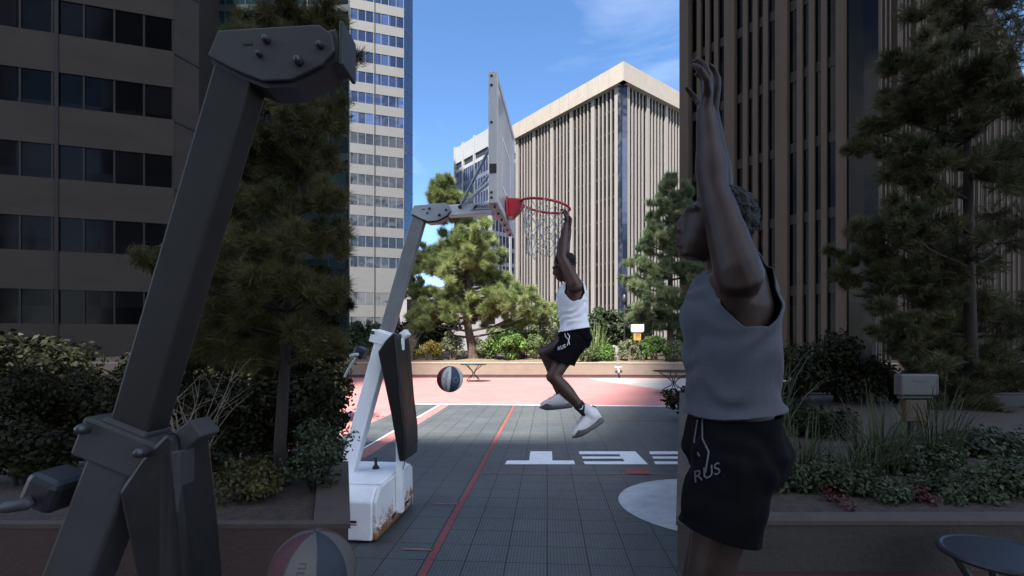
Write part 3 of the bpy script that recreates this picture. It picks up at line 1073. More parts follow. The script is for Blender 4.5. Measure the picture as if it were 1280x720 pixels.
# centre pine
pine('pine_tree', 'tall open pine with a bare brown trunk behind the far planter wall', [
    (556, 224, 9), (548, 236, 10), (562, 238, 10), (540, 250, 10), (556, 252, 12), (574, 250, 10), (570, 266, 12), (545, 266, 12), (590, 272, 14), (606, 284, 12),
    (526, 318, 14), (518, 330, 13), (542, 312, 14), (538, 336, 16), (561, 318, 16), (512, 350, 12), (584, 302, 17), (604, 306, 16), (620, 320, 13), (592, 334, 18),
    (556, 352, 18), (530, 366, 15), (582, 366, 18), (612, 356, 18), (633, 346, 12), (642, 368, 14), (664, 374, 14), (686, 384, 12), (618, 384, 15), (562, 388, 14),
    (600, 322, 18), (575, 345, 20), (545, 372, 16), (625, 372, 16), (595, 378, 18), (560, 300, 13), (615, 340, 15), (655, 360, 11), (700, 378, 9), (514, 366, 11), (580, 318, 15),
    (508, 392, 11), (520, 404, 11), (538, 390, 13), (650, 392, 13), (676, 396, 11), (600, 392, 14), (575, 290, 13), (522, 384, 10), (632, 372, 14)],
    25.0, soil(592, 25.0, 0.75), [(589, 430, 0), (583, 398, 0), (586, 350, 0.1), (578, 300, 0.1), (566, 262, 0), (557, 226, 0)],
    M['pine'], M['bark'], per=20, length=0.27, width=0.018, dens=1.35, trunk_r=0.26, limb=0.9)
# right pine
pine('pine_tree', 'broad bluish pine at the right end of the far planter beyond the yellow sign', [
    (838, 222, 9), (832, 238, 11), (846, 242, 12), (826, 258, 13), (842, 262, 14), (816, 278, 13), (834, 284, 16), (852, 284, 16), (806, 302, 13), (822, 308, 17), (844, 312, 18),
    (792, 326, 12), (810, 334, 16), (832, 338, 18), (854, 342, 18), (788, 352, 11), (804, 364, 15), (826, 370, 18), (850, 374, 18), (780, 346, 7), (796, 388, 13), (816, 400, 16),
    (840, 404, 18), (860, 410, 18), (868, 300, 16), (872, 340, 18), (876, 380, 18), (800, 412, 10), (864, 262, 14)],
    27.0, soil(838, 27.0, 0.75), [(838, 420, 0), (838, 350, 0), (838, 280, 0), (838, 226, 0)],
    M['pine_blue'], M['bark'], per=22, length=0.25, width=0.019, dens=1.4, trunk_r=0.24)

# shrubs behind the far planter: dark conifers first, then the front row
for i, (px, d, wpx, top, n, mk, lb_) in enumerate([
    (455, 31, 34, 398, 5000, 'leaf_dark', 'blackish evergreen shrub left of the grey hoop post, below the banded tower'),
    (515, 30, 26, 385, 5000, 'leaf_dark', 'dark evergreen shrub filling the gap left of the pine trunk'),
    (548, 31, 28, 372, 5000, 'leaf_dark', 'tallest dark evergreen shrub behind the yellow bush'),
    (640, 32, 34, 392, 5000, 'leaf_mid', 'olive shrub behind the green bush right of the pine trunk'),
    (690, 32, 30, 380, 4500, 'leaf_mid', 'olive shrub behind the hanging player'),
    (748, 31, 26, 382, 5000, 'leaf_dark', 'dark shrub behind the tall grass right of the player'),
    (782, 32, 24, 372, 5000, 'leaf_dark', 'dark round conifer beside the lamp post under the finned block')]):
    h = EYE - (top - HZ) * d / F - 0.8
    shrub('evergreen_shrub', lb_, soil(px, d, 0.8), wpx * d / F, 0.9, h, n, 0.11, M[mk], 22, group='background shrubs behind the far planter')
for i, (px, d, wpx, top, n, size, mk, lb_) in enumerate([
    (535, 24.4, 19, 423, 2600, 0.055, 'leaf_yellow', 'yellow bush at the far planter edge left of the pine trunk'),
    (566, 24.9, 15, 410, 2600, 0.06, 'leaf_grey', 'greyish leafy bush hugging the left side of the pine trunk'),
    (636, 24.6, 27, 404, 5200, 0.065, 'leaf_bright', 'bright green rounded bush right of the pine trunk'),
    (608, 25.3, 16, 412, 2600, 0.06, 'leaf_mid', 'small olive bush touching the pine trunk on its right'),
    (672, 24.4, 17, 416, 2800, 0.06, 'leaf_mid', 'low green bush just left of the player knees'),
    (690, 25.8, 24, 392, 4200, 0.065, 'leaf_grey', 'pale leafy shrub behind the player hip'),
    (655, 26.5, 20, 398, 3000, 0.07, 'leaf_mid', 'olive shrub above the bright green bush'),
    (760, 24.4, 20, 428, 3000, 0.055, 'leaf_bright', 'low green mound right of the player shorts'),
    (735, 24.2, 18, 430, 2600, 0.055, 'leaf_mid', 'low leafy mound right behind the player thigh'),
    (790, 24.2, 19, 420, 2800, 0.055, 'leaf_grey', 'pale leafy clump left of the yellow sign post'),
    (818, 24.3, 20, 418, 3200, 0.055, 'leaf_bright', 'fresh green bush right of the yellow sign post'),
    (842, 24.3, 20, 421, 3000, 0.055, 'leaf_grey', 'pale green bush at the right end of the far planter'),
    (510, 25.2, 12, 420, 1400, 0.05, 'leaf_mid', 'sparse twiggy bush right behind the black hoop pad'),
    (450, 25, 14, 424, 1500, 0.05, 'leaf_dark', 'sparse dark bush left of the white lower hoop post')]):
    h = EYE - (top - HZ) * d / F - SOIL
    shrub('shrub', lb_, soil(px, d), wpx * d / F, 0.55, h, n, size, M[mk], 16, group='shrubs along the far planter', tone=0.5)
for (px, d, h, n, lb_) in [(745, 24.8, 2.2, 110, 'tall arching grass clump right behind the player'), (728, 25.2, 1.7, 70, 'shorter arching grass clump beside the player waist'), (800, 24.6, 1.4, 120, 'pale grass clump at the foot of the yellow sign')]:
    grass('grass_clump', lb_, soil(px, d), 0.35, 0.25, h, n, 0.035, M['blade'], group='grass clumps on the far planter', droop=0.5)


# bare twiggy shrub
def twigs(name, label, c, h, n, spread, m_, r0=0.012):
    mb = MB()
    c = Vector(c)
    for k in range(n):
        a = random.uniform(0, 6.28); s = spread * random.uniform(0.2, 1)
        p = [c + Vector((math.cos(a) * 0.08, math.sin(a) * 0.08, -0.03))]
        hh = h * random.uniform(0.6, 1.05)
        for j in range(1, 6):
            t = j / 5
            p.append(c + Vector((math.cos(a) * s * t ** 1.6, math.sin(a) * s * t ** 1.6, hh * t - 0.25 * s * t ** 3)) + Vector((random.uniform(-.02, .02), random.uniform(-.02, .02), 0)) * h)
        mb.tube(p, [r0 * (1 - 0.8 * j / 5) for j in range(6)], 5)
        for j in (2, 3, 4):
            q = p[j] + Vector((random.uniform(-1, 1), random.uniform(-1, 1), random.uniform(0.4, 1))) * h * 0.16
            mb.tube([p[j], q], [r0 * 0.4, r0 * 0.15], 4)
    o = mb.build(name, m_, smooth=True)
    o.data.transform(Matrix.Translation(-c)); o.location = c
    return tag(o, label, 'shrub')


twigs('bare_shrub', 'bare grey twigs behind the black pad of the white hoop', soil(514, 24.6), 2.0, 22, 0.8, M['twig'], 0.016)

# lamp post, sign, rock
lp = root('lamp_post', soil(780.5, 30, 0.8), 'thin dark lamp post in front of the finned block base', 'lamp post')
q = soil(780.5, 30, 0.8)
mb = MB(); mb.tube([q, q + Vector((0, 0, 3.2))], 0.06, 8); mb.build('post', M['iron'], lp, smooth=True)
mb = MB(); mb.tube([q + Vector((0, 0, 3.2)), q + Vector((0, 0, 3.35)), q + Vector((0, 0, 3.65))], [0.1, 0.2, 0.12], 10); mb.build('lantern', M['bolt'], lp, smooth=True)


def sign(loc, s, label, m_board, m_plate, m_post, group=None, lift=0.0):
    r = root('garden_sign', loc, label, 'sign', group)
    x, y, z = loc
    z += lift
    mb = MB(); mb.box(x - 0.04 * s, x + 0.04 * s, y - 0.035 * s, y + 0.035 * s, z - lift - 0.1, z + 1.25 * s); mb.build('post', m_post, r, bevel=0.008)
    mb = MB(); mb.box(x - 0.3 * s, x + 0.3 * s, y - 0.19 * s, y - 0.03 * s, z + 1.5 * s, z + 1.84 * s); mb.box(x - 0.26 * s, x + 0.26 * s, y - 0.14 * s, y - 0.035 * s, z + 1.44 * s, z + 1.497 * s); bd = mb.build('board', m_board, r, bevel=0.012)
    mb = MB(); mb.box(x - 0.1 * s, x + 0.1 * s, y - 0.198 * s, y - 0.191 * s, z + 1.72 * s, z + 1.75 * s); mb.build('marking', M['ink'], bd)
    mb = MB(); mb.box(x - 0.17 * s, x + 0.17 * s, y - 0.12 * s, y - 0.04 * s, z + 1.08 * s, z + 1.43 * s); pl = mb.build('plate', m_plate, r, bevel=0.008)
    mb = MB()
    for hz in (1.36, 1.30, 1.24, 1.15):
        mb.box(x - 0.11 * s, x + (0.11 if hz != 1.15 else 0.04) * s, y - 0.128 * s, y - 0.121 * s, z + hz * s, z + (hz + 0.022) * s)
    mb.build('marking', M['ink'], pl)
    return r


sign(soil(796, 24.0), 1.0, 'white box sign over a yellow plate in the sunlit far planter', M['sign_white'], M['sign_yellow'], M['iron'])
rk = soil(765, 25.6)
mb = MB(); mb.ball(rk + Vector((0, 0, 0.3)), (0.55, 0.4, 0.55), 18, 12)
mb.v = [tuple(Vector(v) + Vector((1, 1, 1)) * 0.15 * noise.noise(Vector(v) * 2.1)) for v in mb.v]
o = mb.build('boulder', M['rock'], smooth=False); tag(o, 'grey boulder among the low green mounds of the far planter', 'boulder')


# bistro tables
def table(loc, R, label, m_, group='bistro tables', hs=1.0):
    r = root('bistro_table', loc, label, 'table', group)
    c = Vector(loc)
    mb = MB(); mb.disc(c, R, 0.715 * hs, 0.735 * hs, 40); mb.tube([c + Vector((R * math.cos(k * math.pi / 20), R * math.sin(k * math.pi / 20), 0.722 * hs)) for k in range(40)], 0.016, 8, closed=True); mb.build('table_top', m_, r, smooth=False)
    for k in range(4):
        a = math.pi / 4 + k * math.pi / 2 + 0.25
        u = Vector((math.cos(a), math.sin(a), 0))
        pts = [c + u * (R * q_) + Vector((0, 0, z * hs)) for q_, z in ((0.80, 0.71), (0.55, 0.60), (0.2, 0.47), (0.07, 0.38), (0.10, 0.29), (0.35, 0.2), (0.58, 0.10), (0.62, 0.03), (0.70, 0.02))]
        mb = MB(); mb.tube(pts, 0.016, 8); mb.build('leg', m_, r, smooth=True)
    mb = MB(); mb.tube([c + Vector((0.05 * math.cos(k * math.pi / 8), 0.05 * math.sin(k * math.pi / 8), 0.38 * hs)) for k in range(16)], 0.012, 6, closed=True); mb.build('ring', m_, r, smooth=True)


t0 = at(592, 0, 20.6); t0.z = 0
table(t0, 0.53, 'dark round bistro table behind the flying striped ball, before the far wall', M['iron'])
t0 = at(842, 0, 15.6); t0.z = 0
table(t0, 0.62, 'dark round bistro table on the grey path before the far planter', M['iron'])
t0 = Vector((2.19, 2.22, 0))
table(t0, 0.21, 'small shaded round bistro table in front of the near taupe planter', M['iron'], hs=0.9)


for px, py in ((574, 675), (685, 635), (610, 610), (740, 655), (560, 560), (700, 690), (655, 545), (760, 585), (590, 530), (815, 545), (540, 700), (720, 615)):
    q = gnd(px, py, 0.012)
    v, f, t = leaves(np.array([q]), np.array([[0, 0, 3.0]]), np.array([random.random()]), 0.016)
    v[:, 2] = 0.0125 + 0.006 * RNG.uniform(0, 1, 4)
    o = link_mesh('fallen_leaf', tri_mesh('fallen_leaf', v - np.array(q), f, t), M['leaf_yellow'])
    o.location = q
    tag(o, 'small dry fallen leaf lying on the dark court tiles', 'leaf', 'fallen leaves on the court')

# ------------------------------------------------------------------ hoops
def lp_(x, z, y=0.0):
    return Vector((x, y, z))


def hoop(loc, yaw, label, pal, dz=0.0, board=True, pd=(-0.20, 0.36), group='portable hoops'):
    """Portable hoop in its own frame: x towards the court, z up, y away from the camera. dz lowers all above the base."""
    r = root('basketball_hoop', loc, label, 'basketball hoop', group, rz=yaw)
    B = lambda mb, n, m_, par=r, **k: mb.build(n, m_, par, local=True, **k)
    wht, gry = pal['white'], pal['grey']
    # base box: cross-section in y-z, extruded along x
    prof = [(-0.52, 0.025), (-0.52, 0.33), (-0.43, 0.43), (0.34, 0.45), (0.43, 0.40), (0.45, 0.025)]
    mb = MB(); mb.prism([(-1.25, y, z) for y, z in prof], (1.215, 0, 0)); base = B(mb, 'base', wht, bevel=0.012)
    mb = MB(); mb.prism([(-0.033, y * 0.97, z) for y, z in ((-0.52, 0.03), (-0.52, 0.325), (-0.43, 0.42), (0.34, 0.44), (0.43, 0.39), (0.45, 0.03))], (0.03, 0, 0)); B(mb, 'end_panel', pal['rust'], base, bevel=0.006)
    mb = MB(); mb.box(-0.002, 0.018, -0.50, 0.40, 0.10, 0.135); B(mb, 'kick_rail', pal['rust'], base, bevel=0.005)
    mb = MB()
    for y0 in (-0.22, 0.13):
        mb = MB(); mb.box(0.0185, 0.0215, y0, y0 + 0.1, 0.105, 0.13); B(mb, 'slot', M['black'], base)
    mb = MB(); mb.box(-0.42, -0.16, -0.5235, -0.5215, 0.165, 0.185); B(mb, 'slot', M['black'], base)
    mb = MB(); mb.box(-0.42, -0.16, -0.5235, -0.5215, 0.148, 0.156); B(mb, 'trim', M['line_red'], base)
    mb = MB(); mb.box(-1.2, -0.02, -0.372, -0.366, 0.4305, 0.4335); B(mb, 'seam', pal['grey'], base)
    for x in (-1.1, -0.12):
        for y in (-0.36, 0.36):
            mb = MB()
            mb.tube([(x - 0.02, y, 0.045), (x + 0.02, y, 0.045)], 0.045, 14); B(mb, 'wheel', M['black'], base, smooth=True)
    mb = MB(); mb.tube([(-0.25, 0.1, 0.43), (-0.25, 0.1, 0.53)], 0.014, 8); mb.tube([(-0.25, 0.1, 0.43), (-0.25, 0.1, 0.445)], 0.035, 10); B(mb, 'bolt', M['black'], base, smooth=True)
    # pad post and pad
    mb = MB(); mb.box(0.0, 0.06, -0.07, 0.0, 0.10, 1.64 + dz); B(mb, 'front_post', wht, bevel=0.006)
    mb = MB(); mb.box(0.04, 0.062, -0.055, -0.04, 0.48, 0.52); mb.box(0.04, 0.062, -0.02, -0.005, 0.51, 0.55); B(mb, 'slot', M['black'])
    side = [(-0.115, 1.525), (-0.05, 1.62), (0.02, 1.69), (0.045, 1.68), (0.075, 1.40), (0.10, 1.1), (0.13, 0.87), (0.135, 0.70), (0.125, 0.59), (0.075, 0.585), (0.04, 0.78), (0.005, 0.98)]
    mb = MB(); mb.prism([(x, pd[0], z + dz) for x, z in side], (0, pd[1], 0)); B(mb, 'pad', M['black_vinyl'], bevel=0.03)
    # lower post, sleeve and upper post
    lo, hi = lp_(-0.47, 0.44), lp_(-0.105, 1.71 + dz)
    mb = MB(); mb.bar(lo, hi, 0.135, 0.115); low = B(mb, 'lower_post', wht, bevel=0.01)
    mid = lp_(-0.125, 1.64 + dz); dirv = (hi - lo).normalized(); nrm = Vector((dirv.z, 0, -dirv.x))
    mb = MB(); mb.bar(mid - nrm * 0.115, mid + nrm * 0.105, 0.115, 0.135, up=(0, 1, 0)); B(mb, 'sleeve', wht, low, bevel=0.008)
    mb = MB()
    for k in (-0.095, 0.08):
        p = mid + nrm * k + dirv * 0.03
        mb = MB(); mb.tube([p + Vector((0, -0.085, 0)), p + Vector((0, 0.085, 0))], 0.016, 10); B(mb, 'bolt', M['bolt'], low, smooth=True)
    mb = MB(); mb.bar(mid + nrm * 0.1, lp_(0.09, 1.70 + dz), 0.06, 0.09); B(mb, 'bracket', wht, low, bevel=0.006)
    mb = MB(); mb.bar(lp_(-0.37, 1.47 + dz), lp_(-0.33, 1.56 + dz), 0.10, 0.13); cl = B(mb, 'clamp', M['black'], bevel=0.02)
    mb = MB(); mb.tube([lp_(-0.40, 1.49 + dz, -0.10), lp_(-0.34, 1.50 + dz, -0.10)], 0.016, 8); mb.tube([lp_(-0.37, 1.50 + dz, -0.10), lp_(-0.37, 1.50 + dz, 0.0)] + ([lp_(-0.40, 1.46 + dz), lp_(-0.47, 1.36 + dz), lp_(-0.50, 1.30 + dz)] if board else []), 0.012, 8); B(mb, 'crank', pal['plate'], cl, smooth=True)
    top = lp_(0.205, 2.745 + dz)
    mb = MB(); mb.bar(mid + dirv * 0.03, top, 0.115, 0.09); up = B(mb, 'upper_post', gry, bevel=0.008)
    # knuckle plate
    poly = [(0.135, 2.745), (0.165, 2.815), (0.45, 2.828), (0.485, 2.80), (0.492, 2.755), (0.455, 2.715), (0.37, 2.675), (0.29, 2.672), (0.22, 2.70)]
    mb = MB(); mb.prism([(x, -0.062, z + dz) for x, z in poly], (0, 0.014, 0)); mb.prism([(x, 0.048, z + dz) for x, z in poly], (0, 0.014, 0)); kp = B(mb, 'knuckle_plate', pal['plate'], bevel=0.004)
    mb = MB(); mb.prism([(x, -0.046, z + dz - 0.012) for x, z in poly], (0, 0.092, 0)); B(mb, 'knuckle_core', M['bolt'], kp)
    mb = MB()
    for x, z, rr in ((0.305, 2.782, 0.011), (0.285, 2.742, 0.008), (0.395, 2.722, 0.013), (0.455, 2.765, 0.010)):
        mb = MB(); mb.tube([(x, -0.074, z + dz), (x, -0.064, z + dz)], rr, 10); B(mb, 'bolt', M['bolt'], kp)
    mb = MB(); mb.box(0.235, 0.262, -0.0645, -0.0625, 2.772 + dz, 2.780 + dz); B(mb, 'slot', M['bolt'], kp)
    # arm
    a1 = 0.93 if board else 0.502
    mb = MB(); mb.bar(lp_(0.44, 2.766 + dz), lp_(a1, 2.782 + dz), 0.095, 0.09); arm = B(mb, 'arm', pal['arm'], bevel=0.006)
    if not board:
        mb = MB(); mb.box(a1, a1 + 0.012, -0.055, 0.055, 2.72 + dz, 2.842 + dz); B(mb, 'end_plate', pal['arm'], arm, bevel=0.003)
        return r
    tm = text_mesh('AMAKON', 0.042, 0.25, 0.95)
    tm.transform(Matrix.Translation((0.80, -0.0465, 2.787 + dz)) @ Matrix.Rotation(math.pi / 2, 4, 'X'))
    link_mesh('lettering', tm, M['ink'], arm, local=True)
    mb = MB(); mb.prism([(0.685, -0.0465, 2.772), (0.712, -0.0465, 2.806), (0.728, -0.0465, 2.80), (0.712, -0.0465, 2.772)], (0, -0.0008, 0)); mb.build('emblem', M['ink'], arm, local=True)
    mb = MB(); mb.prism([(0.67, -0.0465, 2.757), (0.89, -0.0465, 2.763), (0.89, -0.0465, 2.767), (0.67, -0.0465, 2.765)], (0, -0.0008, 0)); mb.build('underline', M['red_ink'], arm, local=True)
    # board
    z0, z1, hw = 2.66, 3.655, 0.60
    x0, x1 = 0.915, 0.985
    mb = MB()
    fr = 0.055
    mb.box(x0, x1, -hw, -hw + fr, z0, z1); mb.box(x0, x1, hw - fr, hw, z0, z1)
    mb.box(x0, x1 - 0.001, -hw + fr, hw - fr, z1 - fr, z1); mb.box(x0, x1 - 0.001, -hw + fr, hw - fr, z0, z0 + fr)
    bd = B(mb, 'backboard', M['board_grey'], bevel=0.006)
    mb = MB(); mb.box(x0 + 0.045, x1 - 0.008, -hw + fr, hw - fr, z0 + fr, z1 - fr); B(mb, 'panel', M['acrylic'], bd)
    mb = MB()
    for (ya, yb, za, zb) in ((-0.30, 0.30, 3.27, 3.30), (-0.30, 0.30, 2.87, 2.90), (-0.30, -0.27, 2.90, 3.27), (0.27, 0.30, 2.90, 3.27)):
        mb.box(x1 - 0.0078, x1 - 0.006, ya, yb, za, zb)
    B(mb, 'target_square', M['print_white'], bd)
    mb = MB()
    for z in (3.62, 3.55, 3.27, 2.74, 2.70):
        mb = MB(); mb.tube([(0.94, -hw - 0.006, z), (0.94, -hw, z)], 0.010, 8); B(mb, 'bolt', M['bolt'], bd)
    for y in np.arange(-0.5, 0.51, 0.2):
        mb = MB(); mb.tube([(0.95, y, z0 - 0.006), (0.95, y, z0)], 0.010, 8); B(mb, 'bolt', M['bolt'], bd)
    mb = MB(); mb.box(0.925, 0.978, -hw - 0.004, -hw + 0.0, 2.885, 2.955); B(mb, 'sticker', M['ink'], bd)
    mb = MB()
    for y in (-0.075, 0.075): mb.prism([(0.90, y - 0.012, 2.70), (0.90, y - 0.012, 2.86), (0.93, y - 0.012, 2.86), (0.93, y - 0.012, 2.66)], (0, 0.024, 0))
    mb.box(0.86, 0.912, -0.09, 0.09, 2.70, 2.86)
    B(mb, 'mount', pal['plate'], bd)
    mb = MB()
    for y in (-0.22, 0.22):
        mb = MB(); mb.tube([(0.58, y * 0.25, 2.80), (0.905, y, 3.30)], 0.013, 8); br = B(mb, 'brace', M['plate'], smooth=True)
    mb = MB(); mb.tube([(0.62, -0.05, 2.83), (0.905, -0.12, 3.02)], 0.018, 8); B(mb, 'strut', wht, smooth=True)
    mb = MB(); mb.tube([(0.575, -0.065, 2.79), (0.575, 0.065, 2.79)], 0.016, 10); B(mb, 'bolt', M['bolt'], br)
    # rim
    rz, rr, rcx = 2.79, 0.214, 1.315
    mb = MB(); mb.tube([(rcx + rr * math.cos(k * math.pi / 24), rr * math.sin(k * math.pi / 24), rz - 0.035 * math.cos(k * math.pi / 24)) for k in range(48)], 0.011, 10, closed=True)
    rim = B(mb, 'rim', M['rim_red'], smooth=True)
    mb = MB(); mb.box(0.988, 1.0, -0.11, 0.11, 2.70, 2.86)
    mb.prism([(1.0, -0.085, 2.85), (1.10, -0.07, 2.845), (1.135, -0.07, 2.815), (1.09, -0.08, 2.75), (1.03, -0.085, 2.69), (1.0, -0.085, 2.69)], (0, 0.165, 0))
    B(mb, 'rim_bracket', M['rim_red'], rim, bevel=0.006)
    # net
    mb = MB()
    K, Lr = 12, 6
    def npnt(k, j):
        t = j / Lr
        rad = rr * (1 - 0.40 * t ** 0.8) + 0.012 * math.sin(k * 2.3 + j)
        a = 2 * math.pi * (k + 0.5 * (j % 2)) / K + 0.05 * math.sin(k * 1.7 + j * 2.1)
        sway = 0.03 * t * t
        return Vector((rcx + rad * math.cos(a) - sway, rad * math.sin(a), rz - 0.012 - 0.035 * math.cos(a) * (1 - t) - 0.42 * t + 0.015 * math.sin(3 * k + j)))
    for j in range(Lr):
        for k in range(K):
            for dk in ((0, 1) if j % 2 else (-1, 0)):
                a_, b_ = npnt(k, j), npnt(k + dk, j + 1)
                m_ = a_.lerp(b_, 0.5) + Vector((0, 0, -0.006))
                mb.tube([a_, m_, b_], 0.0032, 5)
    B(mb, 'net', M['net'], rim, smooth=True)
    return r


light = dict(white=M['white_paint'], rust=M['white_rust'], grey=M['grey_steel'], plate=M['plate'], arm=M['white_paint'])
dark = dict(white=M['slate'], rust=M['slate'], grey=M['charcoal'], plate=M['slate'], arm=M['slate'])  # same stand with paint darkened to imitate the dim side
HY = math.radians(-6.5)
H1 = Vector((-1.02, 4.45, 0))
hoop(H1, HY, 'white portable hoop with red rim, net and black padded post beside the court', light)
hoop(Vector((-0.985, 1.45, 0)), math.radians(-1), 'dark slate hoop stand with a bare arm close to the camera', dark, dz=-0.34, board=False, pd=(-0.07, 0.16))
RM = Matrix.Translation(H1) @ Matrix.Rotation(HY, 4, 'Z')


# ------------------------------------------------------------------ balls
def ball(c, R, label, rot, pal, group='striped basketballs'):
    r = root('basketball', c, label, 'basketball', group)
    ax = Matrix.Rotation(rot[1], 3, 'Y') @ Matrix.Rotation(rot[0], 3, 'Z')
    seg, ring = 64, 32
    mb = MB()
    vs_, fs_ = [], []
    for i in range(ring + 1):
        th = math.pi * min(max(i / ring, 0.002), 0.998)
        for k in range(seg):
            a = 2 * math.pi * k / seg
            vs_.append(Vector(c) + ax @ Vector((R * math.sin(th) * math.cos(a), R * math.sin(th) * math.sin(a), R * math.cos(th))))
    order = [0, 1, 2, 1, 0, 1, 2, 1]
    for i in range(ring):
        for k in range(seg):
            mb_i = order[(k * 8 // seg)]
            l = (k + 1) % seg
            mb.f.append((i * seg + k, (i + 1) * seg + k, (i + 1) * seg + l, i * seg + l)); mb.mi.append(mb_i)
    mb.f.append(tuple(range(seg))); mb.mi.append(1)
    mb.f.append(tuple(ring * seg + k for k in range(seg))); mb.mi.append(1)
    mb.v = vs_
    mb.build('panels', [M[k] for k in pal], r, smooth=True)
    mb = MB()
    for k in range(8):
        a = 2 * math.pi * k / 8
        pts = [Vector(c) + ax @ (Vector((math.sin(t) * math.cos(a), math.sin(t) * math.sin(a), math.cos(t))) * (R * 1.0005)) for t in np.linspace(0.02, math.pi - 0.02, 24)]
        mb.tube(pts, R * 0.013, 5)
    mb.build('seam', M['ink'], r, smooth=True)
    # worn dark lettering on the white panel that faces the camera, and a small ring on the blue one
    mb = MB()
    def onb(az, la, h=1.004):
        return Vector(c) + ax @ (Vector((math.cos(la) * math.cos(az), math.cos(la) * math.sin(az), math.sin(la))) * R * h)
    def patch(az, la, dw, dh):
        mb.add([onb(az - dw, la - dh), onb(az + dw, la - dh), onb(az + dw, la + dh), onb(az - dw, la + dh)], [(0, 1, 2, 3)])
    wa = math.pi * 2 * 5.5 / 8
    for i in range(8):
        la = -0.72 + i * 0.185
        cw = 1 / math.cos(la)
        patch(wa + 0.02 * cw, la - 0.055, 0.085 * cw, 0.016)
        patch(wa + 0.02 * cw, la + 0.04, 0.085 * cw, 0.016)
        patch(wa + (0.09 if i % 2 else -0.05) * cw, la, 0.016 * cw, 0.055)
    patch(wa - 0.17, 0.08, 0.025, 0.09)
    mb.build('lettering', M['ink'], r)
    mb = MB()
    wb = math.pi * 2 * 6.5 / 8
    mb.tube([onb(wb + 0.2 * math.cos(t), 0.05 + 0.2 * math.sin(t), 1.0) for t in np.linspace(0, 6.2, 24)], R * 0.012, 5, closed=True)
    mb.build('emblem', M['plate'], r, smooth=True)


ball(at(562.5, 474, 4.55), 0.119, 'small striped ball in mid air before the far tan wall', (math.radians(11), math.radians(5)), ('ball_red', 'ball_white', 'ball_blue'))
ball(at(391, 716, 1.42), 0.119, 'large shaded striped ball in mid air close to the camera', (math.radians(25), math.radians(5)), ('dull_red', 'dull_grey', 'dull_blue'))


# ------------------------------------------------------------------ near planters
def near_planter(label, poly, m_wall, m_cap, m_base, soil_m, zt=0.7, zb=0.44):
    r = root('near_planter', (sum(p[0] for p in poly) / len(poly), sum(p[1] for p in poly) / len(poly), 0), label, 'planter wall')
    P = [Vector((p[0], p[1], 0)) for p in poly]
    n = len(P)
    cen = sum(P, Vector()) / n
    ins = lambda k: [p + (cen - p).normalized() * k for p in P]
    def ring(outer, inner, z0, z1, nm, m_):
        mb = MB()
        for i in range(n):
            j = (i + 1) % n
            q = [outer[i], outer[j], inner[j], inner[i]]
            mb.prism([Vector((v.x, v.y, z0)) for v in q], (0, 0, z1 - z0))
        return mb.build(nm, m_, r)
    ring(P, ins(0.18), zb, zt - 0.022, 'wall', m_wall)
    ring(ins(-0.012), ins(0.2), zt - 0.022, zt, 'coping', m_cap)
    ring(ins(0.03), ins(0.16), 0.0, zb - 0.001, 'base_strip', m_base)
    q = ins(0.17)
    mb = MB(); mb.prism([Vector((v.x, v.y, zt - 0.3)) for v in q], (0, 0, 0.27)); mb.build('soil', soil_m, r)


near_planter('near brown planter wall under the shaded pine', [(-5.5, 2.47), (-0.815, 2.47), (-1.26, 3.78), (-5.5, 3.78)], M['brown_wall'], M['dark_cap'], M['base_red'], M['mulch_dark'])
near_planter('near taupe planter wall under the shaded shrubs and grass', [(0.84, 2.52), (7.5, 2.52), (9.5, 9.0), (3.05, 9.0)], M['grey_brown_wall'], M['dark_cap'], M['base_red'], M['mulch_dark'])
NZ = 0.66

# left shade planting
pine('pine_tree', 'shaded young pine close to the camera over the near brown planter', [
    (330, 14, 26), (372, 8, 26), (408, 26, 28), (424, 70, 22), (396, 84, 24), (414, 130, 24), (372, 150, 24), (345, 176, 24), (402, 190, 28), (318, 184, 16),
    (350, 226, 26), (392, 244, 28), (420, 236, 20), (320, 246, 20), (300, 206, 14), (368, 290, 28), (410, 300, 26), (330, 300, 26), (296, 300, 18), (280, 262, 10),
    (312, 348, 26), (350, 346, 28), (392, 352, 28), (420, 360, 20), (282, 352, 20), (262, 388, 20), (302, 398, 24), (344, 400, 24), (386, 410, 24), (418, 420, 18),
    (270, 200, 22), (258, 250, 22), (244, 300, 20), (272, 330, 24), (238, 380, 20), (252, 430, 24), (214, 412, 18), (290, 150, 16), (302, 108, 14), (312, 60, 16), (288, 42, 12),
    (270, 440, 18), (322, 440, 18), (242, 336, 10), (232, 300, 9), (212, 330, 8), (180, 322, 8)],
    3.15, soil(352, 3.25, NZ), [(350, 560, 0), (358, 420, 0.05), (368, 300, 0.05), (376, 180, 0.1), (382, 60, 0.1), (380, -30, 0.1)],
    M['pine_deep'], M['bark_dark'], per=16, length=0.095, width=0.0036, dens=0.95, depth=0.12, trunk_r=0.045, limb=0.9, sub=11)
pine('pine_tree', 'shaded tall pine behind the young pine, deeper in the dark', [
    (300, 440, 40), (360, 450, 40), (410, 440, 30), (250, 470, 40), (330, 480, 40), (395, 480, 34), (300, 400, 40), (380, 400, 40), (220, 430, 30), (340, 380, 36), (270, 420, 34), (415, 390, 22), (412, 340, 22)],
    6.4, Vector((-3.2, 6.4, 0.0)), [(320, 480, 0), (330, 360, 0)],
    M['leaf_black'], M['bark_dark'], per=18, length=0.12, width=0.012, dens=1.6, depth=0.25, trunk_r=0.09, sub=7)
